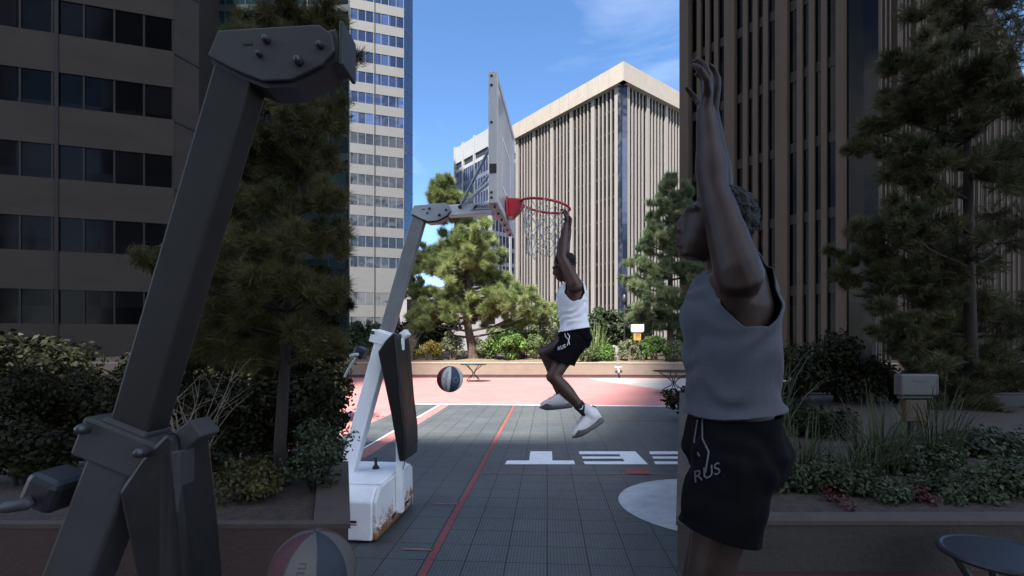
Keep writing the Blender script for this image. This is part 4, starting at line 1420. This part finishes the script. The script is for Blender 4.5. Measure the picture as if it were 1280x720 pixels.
for (px, d, wpx, top, n, size, mk, lb_, z) in [
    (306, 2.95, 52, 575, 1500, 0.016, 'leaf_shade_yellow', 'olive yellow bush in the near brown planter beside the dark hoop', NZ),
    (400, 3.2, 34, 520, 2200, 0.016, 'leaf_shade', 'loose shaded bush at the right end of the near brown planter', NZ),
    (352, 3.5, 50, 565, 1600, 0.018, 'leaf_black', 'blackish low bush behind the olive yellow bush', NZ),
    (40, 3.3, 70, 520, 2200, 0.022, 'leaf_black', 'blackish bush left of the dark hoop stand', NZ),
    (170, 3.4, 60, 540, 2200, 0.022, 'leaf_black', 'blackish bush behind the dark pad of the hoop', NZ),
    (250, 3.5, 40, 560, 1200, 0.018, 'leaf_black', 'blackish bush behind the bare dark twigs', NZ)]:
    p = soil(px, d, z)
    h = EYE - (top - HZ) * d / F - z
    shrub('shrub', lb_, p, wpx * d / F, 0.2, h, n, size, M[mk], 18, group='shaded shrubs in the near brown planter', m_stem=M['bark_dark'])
for (px, d, wpx, top, n, size, lb_) in [
    (20, 8, 90, 430, 4200, 0.05, 'blackish hedge shrub at the far left under the charcoal tower'),
    (130, 8.5, 70, 480, 3600, 0.05, 'blackish hedge shrub behind the slate lower post'),
    (240, 9, 70, 440, 4200, 0.05, 'blackish hedge shrub beneath the charcoal tower corner'),
    (330, 9.5, 60, 420, 4200, 0.05, 'blackish hedge shrub under the shaded pines'),
    (398, 10, 32, 425, 3200, 0.05, 'blackish hedge shrub at the teal block edge')]:
    p = soil(px, d, 0.0)
    h = EYE - (top - HZ) * d / F
    shrub('hedge_shrub', lb_, p, wpx * d / F * 1.35, 0.6, h * 1.12, n * 2, size * 1.15, M['leaf_black'], 40, group='dark hedge shrubs on the left', m_stem=M['bark_dark'])
twigs('bare_shrub', 'bare dark twigs in the near brown planter beside the hoop pad', soil(236, 2.95, NZ), 0.95, 22, 0.42, M['twig'], 0.0045)

k = 0
for px, lb_ in ((30, 'at the far left edge'), (95, 'behind the left blackish bush'), (160, 'behind the slate lower post'), (225, 'behind the bare dark twigs'), (285, 'left of the young pine trunk'), (345, 'behind the young pine trunk'), (400, 'at the right end of the brown planter')):
    p = soil(px, 5.6 + 0.3 * (k % 2), 0.0)
    h = EYE - ((432, 452, 440, 470, 446, 455, 448)[k] - HZ) * p.y / F
    shrub('hedge_shrub', 'near blackish hedge shrub ' + lb_, p, 0.38 if px < 390 else 0.24, 0.3, h, 5200, 0.034, M['leaf_black'], 44, group='near hedge shrubs on the left', m_stem=M['bark_dark'])
    k += 1
k = 0
for px, lb_ in ((880, 'behind the raised arm of the man in slate'), (945, 'behind the tall dark grass'), (1010, 'under the middle of the umber block'), (1075, 'behind the dark lamp post'), (1140, 'behind the grey box sign'), (1200, 'behind the broad pine trunk'), (1262, 'at the far right edge')):
    p = soil(px, 10.2 + 0.4 * (k % 2), 0.0)
    h = EYE - ((470, 452, 462, 440, 455, 446, 440)[k] - HZ) * p.y / F
    shrub('hedge_shrub', 'blackish hedge shrub ' + lb_, p, 0.72, 0.5, h, 5200, 0.05, M['leaf_black'], 40, group='dark hedge shrubs on the right', m_stem=M['bark_dark'])
    k += 1

# right shade planting
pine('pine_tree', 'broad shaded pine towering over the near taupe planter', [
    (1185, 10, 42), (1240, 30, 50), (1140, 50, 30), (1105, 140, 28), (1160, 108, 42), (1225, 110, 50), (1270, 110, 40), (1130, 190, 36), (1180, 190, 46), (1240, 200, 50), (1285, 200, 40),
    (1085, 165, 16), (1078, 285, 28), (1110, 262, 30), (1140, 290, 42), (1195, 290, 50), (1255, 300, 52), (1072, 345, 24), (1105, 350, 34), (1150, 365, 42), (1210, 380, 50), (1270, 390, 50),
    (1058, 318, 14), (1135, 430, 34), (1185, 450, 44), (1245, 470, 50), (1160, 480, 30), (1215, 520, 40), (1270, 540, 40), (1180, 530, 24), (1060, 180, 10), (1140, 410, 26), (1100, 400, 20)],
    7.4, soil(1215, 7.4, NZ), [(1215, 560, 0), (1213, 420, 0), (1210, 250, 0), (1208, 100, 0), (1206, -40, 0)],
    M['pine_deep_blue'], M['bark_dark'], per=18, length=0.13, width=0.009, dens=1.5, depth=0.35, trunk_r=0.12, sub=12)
for (px, d, wpx, top, n, size, mk, lb_) in [
    (985, 7.5, 60, 430, 3600, 0.04, 'leaf_black', 'blackish shrub at the foot of the umber block behind the grass'),
    (1060, 7.8, 55, 415, 3600, 0.04, 'leaf_black', 'blackish shrub beneath the left edge of the broad shaded pine'),
    (930, 7, 45, 455, 3000, 0.035, 'leaf_black', 'blackish shrub behind the back of the man in slate'),
    (1120, 7.9, 55, 440, 3000, 0.04, 'leaf_black', 'blackish shrub behind the amber sign'),
    (1000, 5.2, 55, 505, 3200, 0.03, 'leaf_black', 'blackish mound left of the amber sign'),
    (1220, 4.2, 90, 555, 5200, 0.022, 'leaf_shade', 'leafy ground shrub under the broad pine at the right end'),
    (1150, 3.6, 60, 570, 3600, 0.019, 'leaf_shade', 'leafy low shrub right of the amber sign post'),
    (1265, 3.1, 60, 580, 3000, 0.018, 'leaf_shade', 'low leafy shrub above the shaded bistro table'),
    (960, 3.2, 55, 605, 3600, 0.016, 'leaf_shade', 'low leafy mound right of the black shorts'),
    (1040, 3.1, 50, 590, 3200, 0.016, 'leaf_shade', 'low leafy mound at the middle of the near taupe planter'),
    (895, 3.0, 40, 610, 2000, 0.016, 'leaf_shade', 'low leafy mound behind the black shorts'),
    (1105, 3.0, 40, 612, 2000, 0.014, 'leaf_shade', 'small leafy mound below the amber sign'),
    (1200, 3.0, 46, 608, 2200, 0.015, 'leaf_shade', 'small leafy mound left of the shaded bistro table edge'),
    (1148, 2.95, 12, 622, 160, 0.014, 'leaf_red', 'dark red flowers right of the amber sign post'),
    (1042, 2.9, 9, 628, 90, 0.012, 'leaf_red', 'dark red flowers left of the amber sign post')]:
    p = soil(px, d, NZ)
    h = max(0.06, EYE - (top - HZ) * d / F - NZ)
    shrub('shrub', lb_, p, wpx * d / F, 0.25 if d < 4.5 else 0.5, h, n, size, M[mk], 18, group='shaded shrubs in the near taupe planter', m_stem=M['bark_dark'], spray=0.02)
for (px, d, h, n, wd, lb_) in [(960, 4.0, 1.15, 46, 0.018, 'tall arching dark grass behind the man in slate'), (1100, 3.6, 0.66, 150, 0.009, 'pale arching grass clump left of the amber sign post'),
                               (1165, 3.9, 0.75, 110, 0.009, 'arching grass clump right of the amber sign post'), (1060, 3.3, 0.42, 90, 0.008, 'short arching grass clump left of the sign grasses'), (1000, 3.5, 0.55, 90, 0.009, 'arching grass clump beside the tall dark grass')]:
    grass('grass_clump', lb_, soil(px, d, NZ), 0.18, 0.14, h, n, wd, M['blade_dark'], group='grass clumps in the near taupe planter', droop=0.75)
sign(soil(1138, 3.9, NZ), 0.49, 'shaded grey box sign over an amber plate in the near planter', M['sign_grey'], M['sign_amber'], M['iron'], lift=-0.20)
lp = root('lamp_post', soil(1093, 9.6, 0.0), 'dark lamp post between the umber block and the shaded pine', 'lamp post')
q = soil(1093, 9.6, 0.0)
mb = MB(); mb.tube([q, q + Vector((0, 0, 2.15))], 0.035, 8); mb.build('post', M['iron'], lp, smooth=True)
mb = MB(); mb.tube([q + Vector((0, 0, 2.15)), q + Vector((0, 0, 2.25)), q + Vector((0, 0, 2.45))], [0.05, 0.11, 0.06], 10); mb.build('lantern', M['bolt'], lp, smooth=True)


# ------------------------------------------------------------------ people
def evaluated_mesh(o, name):
    dg = bpy.context.evaluated_depsgraph_get()
    dg.update()
    me = bpy.data.meshes.new_from_object(o.evaluated_get(dg))
    me.name = name
    me.materials.clear()
    bpy.data.objects.remove(o)
    return me


def fuse(mb, name, voxel, smooth=6, disp=None):
    """Union of overlapping closed forms as one continuous surface."""
    o = bpy.data.objects.new('form', mb.mesh('form'))
    COL.objects.link(o)
    m = o.modifiers.new('r', 'REMESH'); m.mode = 'VOXEL'; m.voxel_size = voxel
    s = o.modifiers.new('s', 'SMOOTH'); s.factor = 0.5; s.iterations = smooth
    me = evaluated_mesh(o, name)
    if disp:
        me.update()
        co = [v.co.copy() for v in me.vertices]
        no = [v.normal.copy() for v in me.vertices]
        for v, c, n in zip(me.vertices, co, no):
            v.co = c + n * disp(c)
    return me


def cut(me, planes):
    """Keep what lies on the negative side of each plane (point, normal)."""
    bm = bmesh.new(); bm.from_mesh(me)
    for p, n in planes:
        bmesh.ops.bisect_plane(bm, geom=bm.verts[:] + bm.edges[:] + bm.faces[:], plane_co=p, plane_no=n, clear_outer=True)
    bm.to_mesh(me); bm.free(); me.update()
    return me


def limb(mb, pts, rads, n=14, steps=6):
    """Smooth tapered limb through the points."""
    P = [Vector(p) for p in pts]
    out, rr = [], []
    for i in range(len(P) - 1):
        p0, p1, p2, p3 = P[max(i - 1, 0)], P[i], P[i + 1], P[min(i + 2, len(P) - 1)]
        for k in range(steps):
            t = k / steps
            out.append(0.5 * ((2 * p1) + (p2 - p0) * t + (2 * p0 - 5 * p1 + 4 * p2 - p3) * t * t + (3 * p1 - p0 - 3 * p2 + p3) * t ** 3) if False else p1.lerp(p2, t))
            rr.append(rads[i] + (rads[i + 1] - rads[i]) * (t * t * (3 - 2 * t)))
    out.append(P[-1]); rr.append(rads[-1])
    mb.tube(out, rr, n)


def hand(mb, wrist, dirv, palm_n, side, s, curl):
    """Palm, four unequal fingers curling towards palm_n, and a thumb on the side."""
    wrist, f, pn = Vector(wrist), Vector(dirv).normalized(), Vector(palm_n).normalized()
    pn = (pn - f * pn.dot(f)).normalized()
    lat = f.cross(pn).normalized() * side
    mb.loft([(wrist - f * 0.01 * s, lat, pn, 0.026 * s, 0.02 * s), (wrist + f * 0.03 * s, lat, pn, 0.034 * s, 0.018 * s), (wrist + f * 0.07 * s, lat, pn, 0.041 * s, 0.016 * s), (wrist + f * 0.098 * s, lat, pn, 0.040 * s, 0.013 * s)], 16, 2.6)
    for k, (off, ln) in enumerate(((0.030, 0.072), (0.0105, 0.082), (-0.0095, 0.076), (-0.029, 0.058))):
        p = wrist + f * 0.088 * s + lat * off * s
        d = f.copy(); pts = [p - f * 0.02 * s]; pts.append(p)
        for seg, fr in enumerate((0.46, 0.30, 0.24)):
            ang = curl * (0.75, 1.0, 0.7)[seg]
            d = (d * math.cos(ang) + pn * math.sin(ang)).normalized() if seg == 0 else (Matrix.Rotation(-ang, 3, pn.cross(f)) @ d)
            p = p + d * ln * fr * s
            pts.append(p)
        mb.tube(pts, [0.0095 * s, 0.0095 * s, 0.0088 * s, 0.008 * s, 0.0068 * s], 8)
    p = wrist + f * 0.035 * s + lat * 0.030 * s
    q = p + (f * 0.6 + lat * 0.75 + pn * 0.25).normalized() * 0.042 * s
    r_ = q + (f * 0.75 + lat * 0.25 + pn * 0.6).normalized() * 0.032 * s
    t_ = r_ + (f * 0.6 - lat * 0.1 + pn * 0.8).normalized() * 0.026 * s
    mb.tube([p - lat * 0.012 * s, p, q, r_, t_], [0.014 * s, 0.014 * s, 0.011 * s, 0.010 * s, 0.008 * s], 8)


def ring_sec(c, spine, lat, ru, rv):
    lat = (lat - spine * lat.dot(spine)).normalized()
    return (c, lat, spine.cross(lat).normalized(), ru, rv)


def shoe(parent, ankle, fwd, up, s, name='shoe', shin=None):
    f = Vector(fwd).normalized(); u = Vector(up); u = (u - f * u.dot(f)).normalized(); l = u.cross(f)
    A = Vector(ankle)
    P = lambda x, z, y=0: A + f * x * s + u * z * s + l * y * s
    # upper
    mb = MB()
    secs = [(-0.085, -0.015, 0.030, 0.050), (-0.065, -0.005, 0.042, 0.068), (-0.02, -0.006, 0.048, 0.072), (0.03, -0.018, 0.050, 0.064), (0.08, -0.032, 0.053, 0.052), (0.13, -0.042, 0.054, 0.044), (0.175, -0.050, 0.047, 0.036), (0.205, -0.058, 0.028, 0.024)]
    mb.loft([(P(x, z), l, u, ry * s, rz * s) for x, z, ry, rz in secs], 20, 2.3)
    sh = Vector(shin).normalized() if shin is not None else u
    mb.tube([P(-0.02, -0.01), P(-0.02, 0.0) + sh * 0.075 * s], [0.056 * s, 0.052 * s], 16)
    me = fuse(mb, name, 0.006 * s, 3)
    o = link_mesh(name, me, M['shoe_white'], parent, smooth=True)
    # sole with raised grey mudguard at toe and heel
    mb = MB()
    xs = -0.090 + 0.308 * (0.5 - 0.5 * np.cos(np.linspace(0, math.pi, 22)))
    secs = []
    for x in xs:
        t = (x + 0.090) / 0.308
        e0, e1 = min(1, t / 0.16), min(1, (1 - t) / 0.30)
        rnd = math.sqrt(max(0.01, 1 - (1 - e0) ** 2)) * math.sqrt(max(0.01, 1 - (1 - e1) ** 2))
        hw = (0.047 + 0.016 * math.sin(math.pi * t)) * (0.25 + 0.75 * rnd)
        top = -0.058 + 0.040 * math.exp(-((t - 0.80) / 0.16) ** 2) + 0.026 * math.exp(-((t - 0.04) / 0.12) ** 2)
        top = -0.098 + (top + 0.098) * (0.35 + 0.65 * rnd)
        bot = -0.100 + 0.030 * max(0, (t - 0.72) / 0.28) ** 2 + 0.012 * max(0, (0.12 - t) / 0.12) ** 2
        secs.append((P(x, (top + bot) / 2), l, u, hw * s, max(0.004, (top - bot) / 2) * s))
    mb.loft(secs, 18, 3.2)
    mb.build('sole', M['shoe_grey'], o, smooth=True)
    mb = MB()
    for x in (0.035, 0.052, 0.069, 0.086, 0.103, 0.12):
        z = 0.048 - (x - 0.03) * 0.40
        mb.tube([P(x, z - 0.006, -0.022), P(x + 0.006, z + 0.002, 0), P(x, z - 0.006, 0.022)], 0.0035 * s, 6)
    mb.tube([P(0.04, 0.02, -0.01), P(0.075, 0.035, -0.025), P(0.06, 0.012, -0.04)], 0.003 * s, 6)
    mb.build('lace', M['plate'], o, smooth=True)
    mb = MB(); mb.tube([P(-0.07, 0.02), P(-0.085, 0.05), P(-0.075, 0.07), P(-0.065, 0.045)], 0.006 * s, 6); mb.build('pull_tab', M['sock'], o, smooth=True)
    return o


def person(label, J, s, pal, voxel=0.006, shoes=True, seed=0, logo=True):
    """J: joints in world space. lat = unit vector towards the person's near (left) side."""
    r = root('person', J['root'], label, 'person')
    lat = Vector(J['lat']).normalized()
    body = MB()
    sp = [Vector(p) for p in J['spine']]         # pelvis bottom, hips, waist, ribs, chest, shoulders, neck base
    ru = [x * s for x in (0.13, 0.162, 0.132, 0.146, 0.166, 0.135, 0.062)]
    rv = [x * s for x in (0.085, 0.118, 0.092, 0.102, 0.108, 0.078, 0.058)]
    def tang(i):
        return (sp[min(i + 1, len(sp) - 1)] - sp[max(i - 1, 0)]).normalized()
    def torso(mb, grow, n0=0, n1=7):
        gr = grow if isinstance(grow, (list, tuple)) else [grow] * 7
        mb.loft([ring_sec(sp[i], tang(i), lat, ru[i] + gr[i], rv[i] + gr[i]) for i in range(n0, n1)], 28, 2.25)
    torso(body, 0.0)
    hd = Vector(J['head']); fw = Vector(J['face']).normalized()
    hu = Vector(J['headup']); hu = (hu - fw * hu.dot(fw)).normalized()
    hl = fw.cross(hu).normalized()
    nb = sp[-1]
    limb(body, [nb - tang(6) * 0.04 * s, nb.lerp(hd, 0.45), hd - hu * 0.03 * s - fw * 0.02 * s], [0.062 * s, 0.056 * s, 0.056 * s])
    # head
    H = lambda f, u, l=0.0: hd + fw * f * s + hu * u * s + hl * l * s
    body.ball(H(-0.012, 0.025), (0.094 * s, 0.074 * s, 0.098 * s), 20, 14, (fw, hl, hu))
    body.loft([(H(0.02, 0.03), hl, fw, 0.066 * s, 0.075 * s), (H(0.025, -0.02), hl, fw, 0.062 * s, 0.07 * s), (H(0.03, -0.065), hl, fw, 0.05 * s, 0.058 * s), (H(0.045, -0.105), hl, fw, 0.028 * s, 0.036 * s)], 18, 2.2)
    body.tube([H(0.088, 0.022), H(0.105, -0.015), H(0.098, -0.028)], [0.010 * s, 0.014 * s, 0.013 * s], 8)
    body.tube([H(0.098, -0.028, -0.012), H(0.098, -0.028, 0.012)], 0.010 * s, 8)
    body.tube([H(0.085, -0.058, -0.02), H(0.094, -0.056), H(0.085, -0.058, 0.02)], 0.009 * s, 8)
    body.tube([H(0.083, -0.072, -0.016), H(0.091, -0.073), H(0.083, -0.072, 0.016)], 0.010 * s, 8)
    body.tube([H(0.078, 0.034, -0.05), H(0.089, 0.036, -0.02), H(0.089, 0.036, 0.02), H(0.078, 0.034, 0.05)], 0.011 * s, 8)
    for e in (-1, 1):
        body.ball(H(-0.012, -0.002, e * 0.073), (0.018 * s, 0.010 * s, 0.032 * s), 12, 8, (fw, hl, hu))
    # arms
    for a in J['arms']:
        sh, el, wr = Vector(a['sh']), Vector(a['el']), Vector(a['wr'])
        cen = sp[4].lerp(sp[5], 0.6)
        limb(body, [cen.lerp(sh, 0.45), sh, sh.lerp(el, 0.35), sh.lerp(el, 0.7), el], [0.07 * s, 0.064 * s, 0.056 * s, 0.048 * s, 0.041 * s])
        limb(body, [el, el.lerp(wr, 0.25), el.lerp(wr, 0.7), wr], [0.041 * s, 0.045 * s, 0.033 * s, 0.027 * s])
        # chest to arm web
        limb(body, [sp[4] + (sh - sp[5]) * 0.55 - tang(4) * 0.03 * s, sh.lerp(el, 0.12)], [0.052 * s, 0.05 * s])
        hand(body, wr, Vector(a['hd']) - wr, a['palm'], a['side'], s, a['curl'])
    for g_ in J['legs']:
        hp, kn, an = Vector(g_['hip']), Vector(g_['kn']), Vector(g_['an'])
        t = (kn - hp).normalized(); sn = (an - kn).normalized()
        bk = (sn - t).normalized() if (sn - t).length > 0.05 else -Vector(J['front'])
        limb(body, [hp, hp.lerp(kn, 0.35), hp.lerp(kn, 0.75), kn], [0.092 * s, 0.086 * s, 0.066 * s, 0.056 * s])
        limb(body, [kn, kn.lerp(an, 0.28) + Vector(g_.get('calf', (0, 0, 0))) * s, kn.lerp(an, 0.7), an], [0.055 * s, 0.060 * s, 0.042 * s, 0.035 * s])
        body.ball(kn + Vector(J['front']) * 0.012 * s, 0.05 * s, 12, 8)
        ff = Vector(g_['fwd']).normalized()
        limb(body, [an - ff * 0.03 * s, an + ff * 0.06 * s + Vector((0, 0, -0.03)) * s, an + ff * 0.13 * s + Vector((0, 0, -0.045)) * s], [0.035 * s, 0.034 * s, 0.025 * s])
    me = fuse(body, 'body', voxel * s, 5)
    bo = link_mesh('body', me, [pal['skin'], M['eye']], r, smooth=True)
    # eyes, joined into the body mesh
    bm = bmesh.new(); bm.from_mesh(me)
    for e in (-1, 1):
        mtx = Matrix.Translation(H(0.072, 0.014, e * 0.032) - WLOC[r.name])
        ret = bmesh.ops.create_uvsphere(bm, u_segments=10, v_segments=8, radius=0.012 * s, matrix=mtx)
        for v in ret['verts']:
            for f_ in v.link_faces: f_.material_index = 1; f_.smooth = True
    bm.to_mesh(me); bm.free()
    # hair
    hm = MB(); hm.ball(H(-0.024, 0.044), (0.098 * s, 0.082 * s, 0.092 * s), 24, 16, (fw, hl, hu))
    hme = fuse(hm, 'hair', 0.005 * s, 2, lambda c: 0.009 * s * noise.noise(c * (55 / s)) + 0.004 * s * noise.noise(c * (110 / s)))
    cut(hme, [(H(0.062, 0.05), fw * 0.9 - hu * 0.35), (H(0, -0.035), -hu + fw * 0.25)])
    link_mesh('hair', hme, M['hair'], r, smooth=False)
    # tank top
    tm = MB(); torso(tm, [g * s for g in (0.045, 0.042, 0.030, 0.023, 0.024, 0.019, 0)], 0, 6)
    for a in J['arms']:
        sh = Vector(a['sh'])
        limb(tm, [sp[4].lerp(sp[5], 0.4) + lat * a['k'] * 0.03 * s, sp[5] + lat * a['k'] * 0.085 * s + tang(5) * 0.015 * s], [0.085 * s, 0.058 * s])
    def folds(c):
        q = c - sp[3]
        h = q.dot(tang(3)) / s
        wv = math.sin(h * 62 + 20 * q.dot(Vector(J['front'])) / s + 7 * noise.noise(c * (6 / s))) * 0.006
        return s * (wv * max(0.0, 0.45 + 1.2 * noise.noise(c * (5 / s)) + 1.2 * max(0, -h)) + 0.008 * noise.noise(c * (11 / s)))
    tme = fuse(tm, 'tank_top', 0.007 * s, 4, folds)
    pl = [(Vector(J['hem'][0]), Vector(J['hem'][1]))]
    for a in J['arms']:
        k = a['k']
        pl.append((sp[5] + lat * k * 0.108 * s, (lat * k * 1.0 + tang(5) * 0.42)))
    pl.append((sp[5] + tang(5) * 0.040 * s, tang(5) + Vector(J['front']) * 0.35))
    cut(tme, pl)
    to = link_mesh('tank_top', tme, pal['shirt'], r, smooth=True)
    sol = to.modifiers.new('cloth', 'SOLIDIFY'); sol.thickness = 0.004 * s; sol.offset = -1
    # shorts
    sm = MB()
    sm.loft([ring_sec(sp[2] + (sp[2] - sp[1]) * 0.1, tang(1), lat, ru[2] + 0.014 * s, rv[2] + 0.014 * s), ring_sec(sp[1], tang(1), lat, ru[1] + 0.022 * s, rv[1] + 0.026 * s), ring_sec(sp[0], tang(0), lat, ru[0] + 0.03 * s, rv[0] + 0.04 * s)], 26, 2.2)
    planes = []
    for g_ in J['legs']:
        hp, kn = Vector(g_['hip']), Vector(g_['kn'])
        limb(sm, [hp, hp.lerp(kn, 0.5), hp.lerp(kn, 0.95)], [0.118 * s, 0.112 * s, 0.112 * s])
    fo = lambda c: s * (0.008 * noise.noise(c * (9 / s)) + 0.004 * math.sin(30 * c.z / s + 20 * c.x / s + 6 * noise.noise(c * 8)))
    sme = fuse(sm, 'shorts', 0.007 * s, 4, fo)
    cut(sme, [(sp[1].lerp(sp[2], 0.72), tang(2))])
    # cut each leg: only the faces nearest to that thigh
    bm = bmesh.new(); bm.from_mesh(sme)
    for gi, g_ in enumerate(J['legs']):
        hp, kn = Vector(g_['hip']), Vector(g_['kn'])
        t = (kn - hp).normalized()
        oh = Vector(J['legs'][1 - gi]['hip']); ok = Vector(J['legs'][1 - gi]['kn'])
        co = hp.lerp(kn, g_.get('hemt', 0.62))
        pn = Vector(g_.get('hemn', t)).normalized()
        geom = []
        def dseg(p, a, b):
            ab = b - a; q = max(0, min(1, (p - a).dot(ab) / ab.length_squared)); return (p - a - ab * q).length
        fs_ = [f_ for f_ in bm.faces if dseg(f_.calc_center_median(), hp, kn) < dseg(f_.calc_center_median(), oh, ok)]
        es = set(e for f_ in fs_ for e in f_.edges); vv = set(v for f_ in fs_ for v in f_.verts)
        bmesh.ops.bisect_plane(bm, geom=list(vv) + list(es) + fs_, plane_co=co, plane_no=pn, clear_outer=True)
    bm.to_mesh(sme); bm.free(); sme.update()
    bvh = BVHTree.FromPolygons([v.co.copy() for v in sme.vertices], [tuple(p.vertices) for p in sme.polygons])
    sho = link_mesh('shorts', sme, M['shorts'], r, smooth=True)
    sol = sho.modifiers.new('cloth', 'SOLIDIFY'); sol.thickness = 0.004 * s; sol.offset = -1
    def project(me_, nm, m_):
        for v in me_.vertices:
            d_ = (v.co - Vector((0, 0, EYE))).normalized()
            hit = bvh.ray_cast(Vector((0, 0, EYE)), d_)
            if hit[0] is not None: v.co = hit[0] - d_ * 0.004
        link_mesh(nm, me_, m_, sho)
    if 'logo' in J:
        lt = text_mesh('RUS', 0.040 * s, 0.3)
        lt.transform(Matrix.Translation(J['logo']) @ Matrix.Rotation(-0.35, 4, 'Y') @ Matrix.Rotation(math.pi / 2, 4, 'X'))
        project(lt, 'lettering', pal['print'])
        mb = MB()
        for cord in J['cords']:
            pts = []
            for p in cord:
                d_ = (Vector(p) - Vector((0, 0, EYE))).normalized()
                hit = bvh.ray_cast(Vector((0, 0, EYE)), d_)
                pts.append((hit[0] if hit[0] is not None else Vector(p)) - d_ * 0.006)
            mb.tube(pts, 0.003 * s, 6)
        mb.build('drawstring', pal['print'], sho, smooth=True)
    # socks and shoes
    if shoes:
        for g_ in J['legs']:
            kn, an = Vector(g_['kn']), Vector(g_['an'])
            mb = MB(); a0 = an.lerp(kn, g_.get('sock', 0.34)); mb.tube([a0, an.lerp(kn, 0.15), an], [0.048 * s, 0.042 * s, 0.041 * s], 16, cap=False)
            so_ = mb.build('sock', M['sock'], r, smooth=True)
            c_ = an.lerp(kn, 0.24) + lat * 0.047 * s
            tdir = (kn - an).normalized(); sd_ = tdir.cross(lat).normalized()
            if g_.get('mark'):
                mb = MB(); mb.tube([c_ - sd_ * 0.022 * s + tdir * 0.004 * s, c_ - sd_ * 0.004 * s - tdir * 0.006 * s, c_ + sd_ * 0.024 * s + tdir * 0.010 * s], [0.003 * s, 0.005 * s, 0.0015 * s], 6); mb.build('mark', M['print_white'], so_, smooth=True)
            shoe(r, an, g_['fwd'], g_['up'], s * 1.0, shin=kn - an)
    return r


# man hanging on the rim
PD = 4.33
lat1 = Vector((0.05, -1, 0)).normalized()


def pj(px, py, off=0.0, d=None):
    d = d or PD
    return at(px, py, d - off)


man1 = dict(
    root=Vector(at(717, 0, PD).to_tuple()[:2] + (0.0,)), lat=lat1, front=Vector((-1, 0, 0.05)),
    spine=[pj(718, 433), pj(719, 424), pj(717.5, 405), pj(715.5, 386), pj(714.5, 368), pj(715.5, 354), pj(713, 349)],
    head=pj(705.5, 335), face=(-0.93, -0.1, -0.34), headup=(-0.34, 0, 0.93),
    arms=[dict(sh=pj(719, 357, 0.17), el=pj(701.5, 321, 0.13), wr=pj(707, 281, 0.10), hd=pj(710, 260, 0.09), palm=(-1, 0.1, -0.2), side=1, curl=0.75, k=1),
          dict(sh=pj(716, 355, -0.17), el=pj(704.5, 322, -0.12), wr=pj(711, 287, -0.06), hd=pj(714, 266, -0.05), palm=(-1, -0.1, -0.2), side=-1, curl=0.75, k=-1)],
    legs=[dict(hip=pj(717, 426, 0.085), kn=pj(691.5, 471, 0.20), an=pj(737, 521, 0.17), fwd=(-0.86, -0.10, -0.52), up=(-0.52, 0, 0.86), calf=(0.012, 0, -0.012), hemt=0.60, hemn=(-0.30, 0, -0.95), sock=0.32, mark=True),
          dict(hip=pj(715, 426, -0.085), kn=pj(681, 441, -0.20), an=pj(703, 497, -0.16), fwd=(-1, 0.05, -0.10), up=(-0.1, 0, 1), calf=(0.015, 0, 0), hemt=0.55, hemn=(-0.95, 0, 0.1), sock=0.3)],
    hem=(pj(717.5, 412), Vector((0.16, 0, -1))),
    logo=pj(701.5, 434.5, 0.3), cords=[[pj(706, 417, 0.3), pj(707, 421, 0.3), pj(711, 425, 0.3), pj(709, 432, 0.3)], [pj(709.5, 417, 0.3), pj(712, 420, 0.3), pj(711, 426, 0.3), pj(712, 431, 0.3)]])
person('man in white tank top and black shorts hanging by both hands from the rim', man1, 1.0, dict(skin=M['skin'], shirt=M['shirt_white'], print=M['print_white']))

# man reaching up in the near shade, skin and shirt colours darkened to deepen it
PD = 1.50
man2 = dict(
    root=Vector((0.66, 1.5, 0.0)), lat=Vector((0.0, -1, 0)), front=Vector((-1, 0, 0)),
    spine=[pj(918, 590), pj(919, 560), pj(915, 500), pj(911, 440), pj(910, 385), pj(913, 342), pj(908, 328)],
    head=pj(892, 286), face=(-0.96, 0.12, 0.25), headup=(0.25, 0, 0.96),
    arms=[dict(sh=pj(924, 345, 0.17), el=pj(892, 236, 0.10), wr=pj(882, 138, 0.04), hd=pj(886, 80, 0.03), palm=(-1, 0.2, -0.2), side=1, curl=0.45, k=1),
          dict(sh=pj(918, 340, -0.17), el=pj(900, 240, -0.12), wr=pj(888, 142, -0.05), hd=pj(892, 84, -0.04), palm=(-1, -0.2, -0.2), side=-1, curl=0.45, k=-1)],
    legs=[dict(hip=pj(917, 572, 0.085), kn=pj(882, 745, 0.10), an=pj(920, 905, 0.10), fwd=(-0.7, 0, -0.7), up=(-0.7, 0, 0.7), calf=(0.015, 0, 0), hemt=0.54, hemn=(-0.25, 0, -0.95), sock=0.3),
          dict(hip=pj(917, 572, -0.085), kn=pj(872, 740, -0.10), an=pj(925, 890, -0.10), fwd=(-0.7, 0, -0.7), up=(-0.7, 0, 0.7), calf=(0.015, 0, 0), hemt=0.54, hemn=(-0.25, 0, -0.95), sock=0.3)],
    hem=(pj(915, 512), Vector((0.12, 0, -1))),
    logo=pj(882, 592, 0.3), cords=[[pj(878, 525, 0.3), pj(878, 548, 0.3), pj(886, 565, 0.3), pj(882, 590, 0.3)], [pj(872, 525, 0.3), pj(868, 552, 0.3), pj(874, 570, 0.3)]])
person('man in slate tank top and black shorts leaping with raised arms in the near shade', man2, 0.99, dict(skin=M['skin_dark'], shirt=M['shirt_slate'], print=M['print_grey']))
